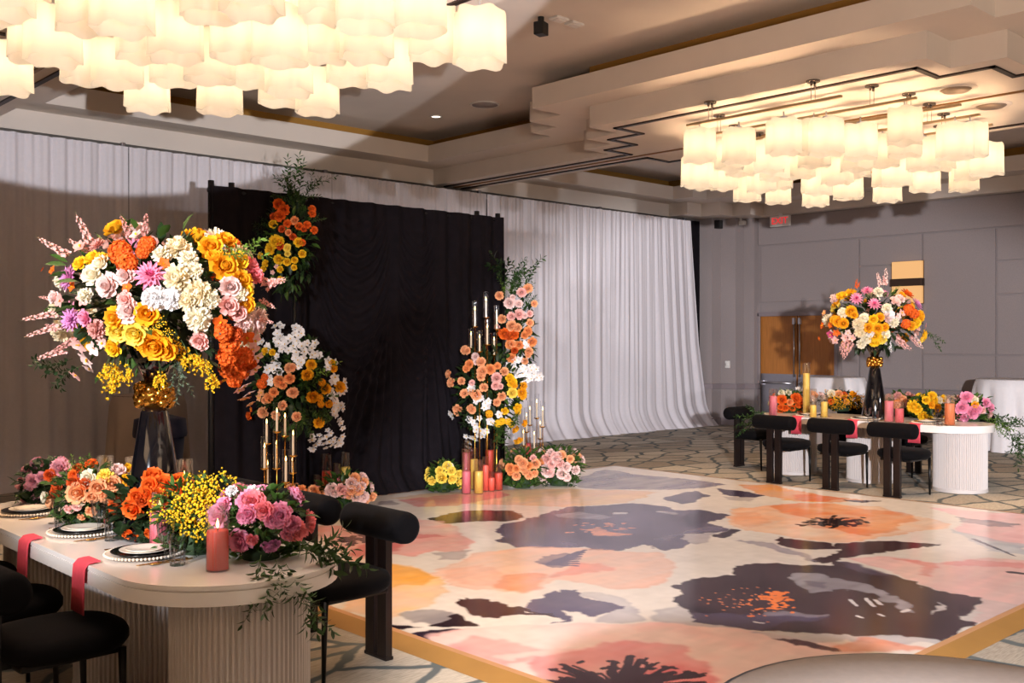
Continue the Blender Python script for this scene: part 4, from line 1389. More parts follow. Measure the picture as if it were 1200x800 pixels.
mb.box((0, -0.045, 0.003), (0.007, 0.13, 0.004), 0, 0, 0.0015)
mb.sphere((0, 0.05, 0.006), 0.02, 12, 8, 0, (0.9, 1.6, 0.25))
ME_SPOON = mb.mesh('spoon', M_FLAT)
mb = MB()     # fork
mb.box((0, -0.045, 0.003), (0.007, 0.13, 0.004), 0, 0, 0.0015)
mb.box((0, 0.035, 0.003), (0.022, 0.03, 0.004), 0, 0, 0.0015)
for k in (-0.009, -0.003, 0.003, 0.009):
    mb.box((k, 0.07, 0.003), (0.0028, 0.045, 0.003))
ME_FORK = mb.mesh('fork', M_FLAT)


def napkin_mesh(reach, drop, wdt, tail=0.0):
    """folded napkin lying from the plate to the table edge at x = 0 (edge towards -X) then hanging"""
    path = [(reach, 0.006), (0.03, 0.006), (0.004, 0.003), (-0.010, -0.012), (-0.014, -0.05), (-0.016, -drop * 0.6), (-0.018, -drop)]
    vs = []; fs = []; nn = 9; th = 0.006
    for lay in (0, 1):
        for (x, z) in path:
            for k in range(nn):
                u = k / (nn - 1) - 0.5
                hang = max(0, -z)
                ww = wdt * (1 + 0.12 * hang / drop)
                vs.append((x - (th if (lay and z < 0) else 0) + 0.0015 * math.sin(9 * u * 3) * (hang > 0.02), u * ww, z + (th if (lay and z >= 0) else 0)))
    n1 = len(path) * nn
    for r in range(len(path) - 1):
        for k in range(nn - 1):
            a = r * nn + k
            fs.append((a, a + 1, a + nn + 1, a + nn)); fs.append((n1 + a, n1 + a + nn, n1 + a + nn + 1, n1 + a + 1))
    for r in range(len(path) - 1):
        for k in (0, nn - 1):
            a = r * nn + k
            fs.append((a, a + nn, n1 + a + nn, n1 + a))
    for k in range(nn - 1):
        for r in (0, len(path) - 1):
            a = r * nn + k
            fs.append((a, a + 1, n1 + a + 1, n1 + a))
    return MB().add(vs, fs, 0, True).mesh('napkin', M_NAPKIN)


ME_NAP = napkin_mesh(0.05, 0.20, 0.125)


def put(name, me, loc, rz, label, cat, group):
    o = inst(name, me, None, loc); o.rotation_euler = (0, 0, rz); o.rotation_mode = 'XYZ'
    o.rotation_euler = (0, 0, rz)
    return tag(o, label, cat, group)


def setting(tx, y, side, where, sfx, sx=0.255, full=True):
    """side -1: sitter on the -X side of a table centred at tx"""
    ex = tx + side * TW / 2
    cx = ex - side * sx
    rz = 0 if side < 0 else PI
    z = TZ + 0.0005
    put('charger_plate', ME_CHARGER, (cx, y, z), 0, 'beaded charger plate ' + where, 'plate', 'beaded chargers on the ' + sfx)
    put('dinner_plate', ME_DINNER, (cx, y, z + 0.0065), 0, 'black dinner plate ' + where, 'plate', 'black plates on the ' + sfx)
    put('salad_plate', ME_SALAD, (cx, y, z + 0.0125), 0, 'cream salad plate ' + where, 'plate', 'cream plates on the ' + sfx)
    put('bread_plate', ME_BREAD, (cx, y, z + 0.0185), 0, 'small cream top plate ' + where, 'plate', 'small cream plates on the ' + sfx)
    put('napkin', ME_NAP, (ex, y + side * -0.02, z), rz, 'coral napkin hanging over the edge ' + where, 'napkin', 'coral napkins on the ' + sfx)
    if full:
        for k, (nm, me, dy) in enumerate((('knife', ME_KNIFE, 0.195), ('spoon', ME_SPOON, 0.22))):
            put(nm, me, (cx, y + side * dy, z), PI / 2 if side < 0 else -PI / 2, 'gold %s right of the plates %s' % (nm, where), nm, 'gold cutlery on the ' + sfx)
        put('fork', ME_FORK, (cx, y - side * 0.20, z), PI / 2 if side < 0 else -PI / 2, 'gold fork left of the plates ' + where, 'fork', 'gold cutlery on the ' + sfx)


near = 'near table'
ys = [at_z(155, 652, TZ).y, at_z(75, 627, TZ).y, at_z(6, 604, TZ).y]
setting(NTX, ys[0], -1, 'at the near table place closest to camera', near)
setting(NTX, ys[1], -1, 'at the middle left place, near table', near)
setting(NTX, ys[2], -1, 'at the far left place, near table', near)
setting(NTX, 4.33, 1, 'across the near table behind the pink peonies', near)
setting(NTX, 5.03, 1, 'across the near table behind the yellow button flowers', near)
far = 'far table'
setting(FTX, 5.02, -1, 'in front of the rightmost far table chair', far)
setting(FTX, 5.75, -1, 'in front of the middle far table chair', far)
setting(FTX, 6.46, -1, 'in front of the leftmost far table chair', far)
setting(FTX, 5.05, 1, 'on the wall side, far table', far, full=False)

# cut-glass goblets and tumblers
M_CRYSTAL = glass_mat('cut_crystal', (246, 248, 250), 0.24)
mb = MB()
mb.lathe([(0, 0), (0.034, 0), (0.034, 0.003), (0.010, 0.008), (0.006, 0.02), (0.006, 0.065), (0.014, 0.078)], 24)
mb.lathe([(0.012, 0.074), (0.026, 0.088), (0.033, 0.12), (0.038, 0.165), (0.036, 0.165), (0.031, 0.12), (0.024, 0.09), (0, 0.08)], 24, 0, (0, 0, 0), None, False, 12, 0.04)
ME_GOBLET = mb.mesh('goblet', M_CRYSTAL)
mb = MB()
mb.lathe([(0, 0), (0.030, 0), (0.032, 0.06), (0.037, 0.125), (0.035, 0.125), (0.030, 0.06), (0.028, 0.012), (0, 0.012)], 24, 0, (0, 0, 0), None, False, 12, 0.035)
ME_TUMBLER = mb.mesh('tumbler', M_CRYSTAL)
mb = MB()
mb.lathe([(0, 0), (0.032, 0), (0.032, 0.003), (0.006, 0.008), (0.005, 0.09), (0.010, 0.10), (0.026, 0.15), (0.028, 0.225), (0.0265, 0.225), (0.0245, 0.15), (0.008, 0.105), (0, 0.103)], 20)
ME_FLUTE = mb.mesh('champagne_flute', M_GLASS)
gl = [('goblet', ME_GOBLET, 65, 613, 'cut crystal goblet at the far left place among the mauve flowers', near),
      ('champagne_flute', ME_FLUTE, 74, 612, 'slim clear flute behind the far left crystal goblet', near),
      ('tumbler', ME_TUMBLER, 72, 618, 'cut crystal tumbler beside the goblet at the far left place', near),
      ('goblet', ME_GOBLET, 116, 627, 'cut crystal goblet in front of the peach roses', near),
      ('tumbler', ME_TUMBLER, 131, 633, 'cut crystal tumbler at the middle place of the near table', near),
      ('goblet', ME_GOBLET, 142, 622, 'cut crystal goblet just left of the orange roses', near),
      ('goblet', ME_GOBLET, 194, 657, 'cut crystal goblet in front of the yellow button flowers', near),
      ('tumbler', ME_TUMBLER, 208, 662, 'cut crystal tumbler beside the red candle on the near table', near),
      ('champagne_flute', ME_FLUTE, 226, 640, 'slim clear flute among the yellow button flowers', near),
      ('goblet', ME_GOBLET, 1017, 495, 'stemmed goblet left of the far black vase', far),
      ('tumbler', ME_TUMBLER, 1026, 495, 'tumbler in front of the far black vase', far),
      ('champagne_flute', ME_FLUTE, 1026, 492, 'clear flute in front of the far black vase', far),
      ('tumbler', ME_TUMBLER, 1101, 499, 'tumbler just left of the orange candle on the far table', far),
      ('goblet', ME_GOBLET, 1096, 497, 'stemmed goblet by the yellow flowers on the far table', far),
      ('goblet', ME_GOBLET, 953, 486, 'stemmed goblet between the yellow candles on the far table', far),
      ('champagne_flute', ME_FLUTE, 960, 484, 'clear flute between the paired yellow candles on the far table', far)]
for nm, me, px, py, lab, sf in gl:
    p = at_z(px, py, TZ)
    put(nm, me, (p.x, p.y, TZ + 0.0005), 0.3, lab, 'glass', 'glassware on the ' + sf)
# ------------------------------------------------------------------ flowers
FC = {'white': (244, 240, 238), 'blush': (240, 208, 200), 'cream': (242, 226, 190), 'ivory': (244, 234, 208), 'peach': (244, 178, 128), 'apricot': (242, 158, 96),
      'orange': (236, 108, 36), 'rust': (206, 84, 32), 'yellow': (248, 200, 40), 'gold': (244, 176, 34), 'lemon': (250, 222, 96), 'pink': (242, 158, 186), 'hot pink': (222, 92, 140),
      'coral pink': (244, 142, 148), 'lilac': (222, 150, 198), 'mauve': (212, 148, 158), 'dusty pink': (222, 160, 150), 'shell pink': (244, 190, 180)}
LEAFC = {'dark': (34, 52, 26), 'mid': (58, 86, 34), 'bright': (98, 128, 48), 'ruscus': (56, 84, 42), 'vine': (58, 84, 44), 'grey': (96, 112, 92)}


def petal_mat(c):
    return mat('petal_' + c.replace(' ', '_'), FC[c], 0.6, transl=0.22, rnd=0.2, spec=0.25)


def leaf_mat(c):
    return mat('leaf_' + c, LEAFC[c], 0.45, transl=0.15, rnd=0.35, spec=0.4)


M_STEM = mat('green_stem', (70, 92, 40), 0.6)


def petal(mb, az, r0, z0, L, W, e0, e1, cup=0.25, tip=0.0, nl=4, nw=3, ruff=0.0, mi=0, rr=random):
    """petal rooted at radius r0 on azimuth az, elevation angle going from e0 to e1 along its length"""
    ca, sa = math.cos(az), math.sin(az)
    vs = []
    r, z = r0, z0
    st = L / nl
    for i in range(nl + 1):
        u = i / nl
        if tip:
            w = W * 0.5 * (math.sin(PI * min(1, 0.12 + 0.80 * u)) ** 0.8) * (1 - tip * u ** 3)
        else:
            w = W * 0.5 * (0.35 + 0.65 * math.sin(PI * min(0.5, u * 0.62))) * (1.0 if u < 0.9 else 0.82)
        e = e0 + (e1 - e0) * u
        for k in range(nw + 1):
            v = 2 * k / nw - 1
            off = cup * W * v * v * 0.5
            rj = ruff * rr.uniform(-1, 1) * L * u
            # cupping pulls the sides towards the axis side of the petal
            pr = r - off * math.sin(e) * 1.0 + rj * 0.5
            pz = z + off * math.cos(e) + rj
            t = v * w
            vs.append((pr * ca - t * sa, pr * sa + t * ca, pz))
        r += st * math.cos(e); z += st * math.sin(e)
    n = nw + 1
    fs = [(i * n + k, i * n + k + 1, (i + 1) * n + k + 1, (i + 1) * n + k) for i in range(nl) for k in range(nw)]
    mb.add(vs, fs, mi, True)


def R_(d): return math.radians(d)


def fl_rose(mb, rr, open_=1.0):
    mb.sphere((0, 0, 0.27), 0.10, 8, 6, 0, (1, 1, 1.1))
    for n, r0, L, W, e0, e1 in ((4, 0.03, 0.36, 0.22, 86, 112), (5, 0.07, 0.38, 0.28, 82, 104), (5, 0.12, 0.40, 0.34, 76, 92), (6, 0.17, 0.42, 0.40, 64, 66), (6, 0.19, 0.42, 0.44, 44, 20), (5, 0.18, 0.36, 0.44, 20, -20 * open_)):
        a0 = rr.uniform(0, 6)
        for k in range(n):
            petal(mb, a0 + 2 * PI * k / n + rr.uniform(-.12, .12), r0, 0.03, L * rr.uniform(.92, 1.05), W, R_(e0), R_(e1 + rr.uniform(-8, 8)), 0.42, 0, 3, 3, 0.02, 0, rr)


def fl_peony(mb, rr):
    mb.sphere((0, 0, 0.2), 0.13, 8, 6)
    for n, r0, L, W, e0, e1 in ((7, 0.02, 0.36, 0.22, 86, 105), (8, 0.05, 0.40, 0.24, 74, 88), (9, 0.08, 0.44, 0.27, 58, 66), (10, 0.10, 0.46, 0.30, 38, 40), (9, 0.10, 0.46, 0.34, 14, 2)):
        a0 = rr.uniform(0, 6)
        for k in range(n):
            petal(mb, a0 + 2 * PI * k / n + rr.uniform(-.2, .2), r0, 0.02, L * rr.uniform(.85, 1.08), W, R_(e0), R_(e1 + rr.uniform(-12, 12)), 0.5, 0, 3, 3, 0.07, 0, rr)


def fl_dahlia(mb, rr):
    for n, L, W, e0, e1, z in ((12, 0.48, 0.17, 8, 2, 0.02), (12, 0.44, 0.16, 26, 20, 0.03), (11, 0.36, 0.14, 44, 40, 0.05), (9, 0.26, 0.11, 64, 66, 0.07), (7, 0.17, 0.08, 82, 92, 0.09)):
        a0 = rr.uniform(0, 6)
        for k in range(n):
            petal(mb, a0 + 2 * PI * k / n, 0.02, z, L * rr.uniform(.93, 1.05), W, R_(e0), R_(e1 + rr.uniform(-6, 6)), 0.5, 0.75, 4, 2, 0.0, 1 if L < 0.3 else 0, rr)


def fl_mum(mb, rr):
    mb.sphere((0, 0, 0.26), 0.17, 10, 7)
    for n, L, W, e0, e1 in ((13, 0.42, 0.19, 0, -30), (13, 0.45, 0.18, 22, 6), (13, 0.46, 0.17, 42, 34), (12, 0.46, 0.16, 60, 60), (9, 0.46, 0.15, 76, 86), (6, 0.44, 0.13, 88, 108)):
        a0 = rr.uniform(0, 6)
        for k in range(n):
            petal(mb, a0 + 2 * PI * k / n + rr.uniform(-.15, .15), 0.03, 0.02, L * rr.uniform(.82, 1.1), W, R_(e0), R_(e1 + rr.uniform(-20, 20)), 0.8, 0.0, 3, 3, 0.08, 0, rr)


def floret(mb, M, size, rr, n=5, mi=0, flat=20):
    sub = MB()
    a0 = rr.uniform(0, 6)
    for k in range(n):
        petal(sub, a0 + 2 * PI * k / n, 0.02, 0, 0.46, 0.42, R_(flat + 20), R_(flat - 15), 0.3, 0.35, 2, 2, 0.0, 0, rr)
    S = M @ Matrix.Diagonal((size, size, size, 1))
    mb.add([S @ Vector(v) for v in sub.v], sub.f, mi, True)


def fl_orchid(mb, rr):
    for k in range(5):
        a = PI / 2 + 2 * PI * k / 5
        big = k in (1, 4)
        petal(mb, a, 0.02, 0.05, 0.47, 0.50 if big else 0.30, R_(18), R_(2), 0.15, 0.25, 4, 3, 0.01, 0, rr)
    for a in (-0.9, -PI / 2, -2.2):
        petal(mb, a, 0.01, 0.06, 0.16, 0.14, R_(70), R_(20), 0.5, 0.4, 3, 2, 0, 1, rr)


def frame_to(n, up=Vector((0, 0, 1)), spin=0.0):
    q = Vector(n).normalized().to_track_quat('Z', 'Y')
    return q @ Quaternion((0, 0, 1), spin)


def fl_spike(mb, rr, bend=0.12, nfl=26, fsz=0.23):
    """tall flower spike along +Z of length 1; florets get smaller towards the tip"""
    pts = [Vector((bend * (k / 8) ** 2, 0, k / 8)) for k in range(9)]
    mb.tube(pts, 0.008, 5, 1, 0.003)
    for k in range(nfl):
        u = 0.12 + 0.84 * k / nfl
        p = Vector((bend * u * u, 0, u))
        a = k * 2.4
        d = Vector((math.cos(a), math.sin(a), 0.45)).normalized()
        s = fsz * (1.15 - 0.8 * u) * rr.uniform(.85, 1.15)
        M = Matrix.Translation(p + d * s * 0.25) @ frame_to(d, spin=rr.uniform(0, 6)).to_matrix().to_4x4()
        if u > 0.86:
            mb.sphere(p + d * 0.012, 0.014 * (1.4 - u), 6, 4, 0)
        else:
            floret(mb, M, s, rr, 5, 0, 35)


def fl_cascade(mb, rr, nfl=70, fsz=0.12):
    """hanging sprays of small florets: along +Z of length 1 with side branches"""
    for b in range(5):
        a = b * 1.257 + rr.uniform(-.3, .3); sp = 0.16 if b else 0.0
        z0 = 0.12 * b
        pts = [Vector((sp * math.sin(PI * 0.5 * t) * math.cos(a), sp * math.sin(PI * 0.5 * t) * math.sin(a), z0 + (1 - z0) * (0.98 - 0.09 * b) * t)) for t in (0, .25, .5, .75, 1)]
        mb.tube(pts, 0.005, 4, 1, 0.002)
        for k in range(nfl // 5 + 3):
            t = 0.25 + 0.75 * rr.random()
            i = min(3, int(t * 4)); f = t * 4 - i
            p = pts[i].lerp(pts[i + 1], f)
            d = Vector((rr.uniform(-1, 1), rr.uniform(-1, 1), rr.uniform(-.3, .6))).normalized()
            M = Matrix.Translation(p + d * 0.03) @ frame_to(d, spin=rr.uniform(0, 6)).to_matrix().to_4x4()
            floret(mb, M, fsz * rr.uniform(.7, 1.15) * (1.2 - .5 * t), rr, 4, 0, 25)


def fl_spray(mb, rr, nfl=46, fsz=0.36):
    """rounded head of many small florets, diameter 1"""
    for k in range(nfl):
        u = (k + 0.5) / nfl
        zz = 1 - 1.5 * u; a = k * 2.39996
        r = math.sqrt(max(0, 1 - zz * zz))
        d = Vector((r * math.cos(a), r * math.sin(a), zz))
        p = d * 0.38 * rr.uniform(.75, 1.05) + Vector((0, 0, 0.28))
        M = Matrix.Translation(p) @ frame_to(d, spin=rr.uniform(0, 6)).to_matrix().to_4x4()
        floret(mb, M, fsz * rr.uniform(.8, 1.15), rr, 5, 0, 15)


def fl_buttons(mb, rr, n=26, br=0.055):
    for k in range(n):
        d = Vector((rr.uniform(-1, 1), rr.uniform(-1, 1), rr.uniform(0.1, 1.1)))
        p = d * 0.42
        mb.tube([(0, 0, 0), p * 0.6 + Vector((0, 0, 0.05)), p], 0.008, 4, 1)
        mb.sphere(p, br * rr.uniform(.7, 1.1), 8, 5, 0)


def leaf(mb, p, d, L, W, rr, mi=0, droop=0.15):
    d = Vector(d).normalized()
    s = d.cross(Vector((0, 0, 1)))
    s = s.normalized() if s.length > 0.05 else Vector((1, 0, 0))
    s = Quaternion(d, rr.uniform(-0.9, 0.9)) @ s
    n = s.cross(d)
    p = Vector(p)
    a = p + d * L * 0.38 - n * droop * L * 0.1; c = p + d * L * 0.72 - n * droop * L * 0.45; t = p + d * L - n * droop * L
    f = n * W * 0.16
    mb.add([p, a + s * W * 0.5 + f, a, a - s * W * 0.5 + f, c + s * W * 0.36 + f, c, c - s * W * 0.36 + f, t],
           [(0, 1, 2), (0, 2, 3), (1, 4, 5, 2), (2, 5, 6, 3), (4, 7, 5), (5, 7, 6)], mi, True)


def fl_sprig(mb, rr, nlf=22, lw=0.05, ll=0.17, bend=0.18, branches=2):
    """leafy stem of length 1 along +Z"""
    def run(o, d, L, n, bnd):
        side = d.orthogonal().normalized()
        pts = [o + d * L * t + side * bnd * L * t * t for t in (0, .2, .4, .6, .8, 1)]
        mb.tube(pts, 0.007 * L, 4, 1, 0.003 * L)
        for k in range(n):
            t = 0.12 + 0.88 * k / n
            i = min(4, int(t * 5)); p = pts[i].lerp(pts[i + 1], t * 5 - i)
            ax = (pts[i + 1] - pts[i]).normalized()
            ph = Quaternion(ax, k * 2.5 + rr.uniform(-.4, .4)) @ ax.orthogonal().normalized()
            leaf(mb, p, ph + ax * 0.75, ll * rr.uniform(.7, 1.1), lw * rr.uniform(.8, 1.15), rr)
        leaf(mb, pts[-1], ax, ll * 0.8, lw * 0.8, rr)
        return pts
    pts = run(Vector((0, 0, 0)), Vector((0, 0, 1)), 1.0, nlf, bend)
    for b in range(branches):
        t = 0.25 + 0.2 * b
        a = rr.uniform(0, 6)
        run(pts[1 + b], Vector((0.7 * math.cos(a), 0.7 * math.sin(a), 0.8)).normalized(), 0.5, nlf // 2, bend)


FM = {}
KINDS = {'rose': (fl_rose, 3), 'peony': (fl_peony, 3), 'dahlia': (fl_dahlia, 2), 'mum': (fl_mum, 3), 'orchid': (fl_orchid, 3), 'spike': (fl_spike, 4), 'cascade': (fl_cascade, 3), 'spray': (fl_spray, 3),
         'buttons': (fl_buttons, 2)}
PARTNAME = {'rose': 'rose', 'peony': 'peony', 'dahlia': 'dahlia', 'mum': 'chrysanthemum', 'orchid': 'orchid_bloom', 'spike': 'flower_spike', 'cascade': 'trailing_blossom', 'spray': 'blossom_cluster', 'buttons': 'button_blooms', 'sprig': 'leaf_sprig'}
SECOND = {'dahlia': 'hot pink', 'orchid': 'yellow'}


def flower_mesh(kind, col, var=0):
    key = (kind, col, var)
    if key in FM: return FM[key]
    rr = random.Random(hash(kind) % 1000 * 0 + sum(map(ord, kind)) * 31 + var * 7)
    mb = MB()
    if kind == 'sprig':
        sp = {'ruscus': dict(nlf=26, lw=0.055, ll=0.15), 'mid': dict(nlf=18, lw=0.10, ll=0.22), 'bright': dict(nlf=18, lw=0.06, ll=0.16), 'vine': dict(nlf=15, lw=0.085, ll=0.27), 'dark': dict(nlf=16, lw=0.12, ll=0.22), 'grey': dict(nlf=22, lw=0.05, ll=0.14)}[col]
        fl_sprig(mb, rr, bend=0.1 + 0.12 * var, branches=1 + var % 3, **sp)
        me = mb.mesh('leaf_sprig', [leaf_mat(col), M_STEM])
    else:
        KINDS[kind][0](mb, rr)
        second = petal_mat(SECOND[kind]) if kind in SECOND else M_STEM
        if kind == 'dahlia' and col != 'pink': second = petal_mat('lilac') if col == 'lilac' else petal_mat(col)
        me = mb.mesh(PARTNAME[kind], [petal_mat(col), second])
    FM[key] = me
    return me


def foliage_part(root, blobs, n, L, W, colour, seed, name='foliage'):
    """mass of leaves filling ellipsoids (centre, (rx, ry, rz)) given relative to the root"""
    rr = random.Random(seed); mb = MB()
    tot = sum(b[1][0] * b[1][1] * b[1][2] for b in blobs) ** 1.0
    for c, r in blobs:
        k = int(n * (r[0] * r[1] * r[2]) / tot) if len(blobs) > 1 else n
        k = max(k, 30)
        for _ in range(k):
            d = Vector((rr.gauss(0, 1), rr.gauss(0, 1), rr.gauss(0, 1))).normalized()
            q = rr.random() ** 0.4
            p = Vector(c) + Vector((d.x * r[0], d.y * r[1], d.z * r[2])) * q
            dd = d + Vector((rr.uniform(-.6, .6), rr.uniform(-.6, .6), rr.uniform(-.5, .6)))
            leaf(mb, p - dd.normalized() * L * 0.4, dd, L * rr.uniform(.6, 1.15), W * rr.uniform(.7, 1.1), rr)
    o = mb.build(name, leaf_mat(colour), root)
    return tag(o, kind='stuff')


class Arr:
    """one flower arrangement: pixel-read blooms put on an ellipsoid of real depth around a centre"""
    def __init__(s, name, label, base, centre, rx, ry, rz, group=None, cat='flower arrangement', minz=None):
        s.t = thing(name, label, cat, base, 0, group)
        s.base = Vector(base); s.c = Vector(centre); s.r = (rx, ry, rz)   # radii: across, up, depth (metres)
        s.d = s.c.dot(FW); s.n = 0; s.rr = random.Random(sum(map(ord, label)))
        s.minz = minz

    def clampz(s, p, size):
        if s.minz is not None and p.z < s.minz + size * 0.35:
            p.z = s.minz + size * 0.35
        return p

    def locate(s, px, py, push=1.0):
        q = at_d(px, py, s.d)
        off = q - s.c
        u = off.dot(RT) / s.r[0]; v = off.z / s.r[1]
        rho = min(1.0, u * u + v * v)
        dep = s.r[2] * math.sqrt(1 - rho) * push
        p = at_d(px, py, s.d - dep)
        n = (RT * u / s.r[0] + Vector((0, 0, 1)) * v / s.r[1] - FW * (dep / s.r[2] ** 2 + 0.35 / s.r[2]))
        return p, n.normalized()

    def add(s, kind, col, px, py, wpx, push=1.0, jit=0.25):
        p, n = s.locate(px, py, push)
        size = wpx * (p.dot(FW)) / FPX
        n = (n + Vector((s.rr.uniform(-jit, jit), s.rr.uniform(-jit, jit), s.rr.uniform(-jit, jit)))).normalized()
        p = s.clampz(p, size)
        return s.put(kind, col, p - n * size * 0.22, n, size)

    def put(s, kind, col, p, n, size):
        var = s.rr.randrange(KINDS[kind][1])
        o = inst(PARTNAME[kind], flower_mesh(kind, col, var), s.t, Vector(p) - s.base, frame_to(n, spin=s.rr.uniform(0, 6.28)), size)
        o['label'] = '%s %s' % (col, PARTNAME[kind].replace('_', ' '))
        s.n += 1
        return o

    def rod(s, kind, col, a, b, width=1.0, off=0.0, off2=None):
        """spike, cascade or sprig running from pixel a to pixel b"""
        p = at_d(a[0], a[1], s.d - off); q = at_d(b[0], b[1], s.d - (off if off2 is None else off2))
        if s.minz is not None:
            p.z = max(p.z, s.minz + 0.015)
        v = q - p
        nm = PARTNAME[kind]
        var = s.rr.randrange(4 if kind in ('spike', 'sprig') else 3)
        L = v.length
        o = inst(nm, flower_mesh(kind, col, var), s.t, p - s.base, frame_to(v, spin=s.rr.uniform(0, 6.28)), (L * width, L * width, L))
        o['label'] = '%s %s' % (col if kind != 'sprig' else {'ruscus': 'slender green', 'vine': 'trailing green', 'mid': 'green', 'bright': 'light green', 'dark': 'dark green', 'grey': 'grey green'}[col], nm.replace('_', ' '))
        s.n += 1
        return o

    def fill(s, items, n, size, lo=-1.0, hi=1.0, back=True, q=0.92):
        """blooms over the far side so the arrangement is full from behind too"""
        for k in range(n):
            u = s.rr.uniform(lo, hi); a = s.rr.uniform(0, PI) if back else s.rr.uniform(0, 2 * PI)
            r = math.sqrt(max(0, 1 - u * u))
            n3 = RT * (r * math.cos(a) * s.r[0]) + FW * (r * math.sin(a) * s.r[2]) + Vector((0, 0, u * s.r[1]))
            kind, col = s.rr.choice(items)
            sz = size * s.rr.uniform(.8, 1.2)
            p = s.clampz(s.c + n3 * q, sz)
            s.put(kind, col, p - n3.normalized() * sz * .2, n3.normalized(), sz)

    def leaves(s, n, L, W, colour='dark', k=0.9, blobs=None, seed=0):
        th = math.atan2(RT.y, RT.x)
        if blobs is None:
            # ellipsoid aligned with the sight line: sample in that frame
            rr = random.Random(s.n * 13 + seed); mb = MB()
            for _ in range(n):
                d = Vector((rr.gauss(0, 1), rr.gauss(0, 1), rr.gauss(0, 1))).normalized()
                q = rr.random() ** 0.45 * k
                off = RT * (d.x * s.r[0]) + FW * (d.y * s.r[2]) + Vector((0, 0, d.z * s.r[1]))
                p = s.c + off * q
                if s.minz is not None: p.z = max(p.z, s.minz + L * 0.2)
                dd = off.normalized() + Vector((rr.uniform(-.7, .7), rr.uniform(-.7, .7), rr.uniform(-.5, .6)))
                if s.minz is not None and p.z < s.minz + L: dd.z = abs(dd.z) * 0.6 + 0.1
                leaf(mb, p - s.base - dd.normalized() * L * 0.3, dd, L * rr.uniform(.6, 1.15), W * rr.uniform(.7, 1.1), rr)
            o = mb.build('foliage', leaf_mat(colour), s.t)
            tag(o, kind='stuff')
            o['label'] = {'dark': 'dark green', 'mid': 'green', 'bright': 'light green', 'ruscus': 'slender green', 'grey': 'grey green'}[colour] + ' foliage'
            return o
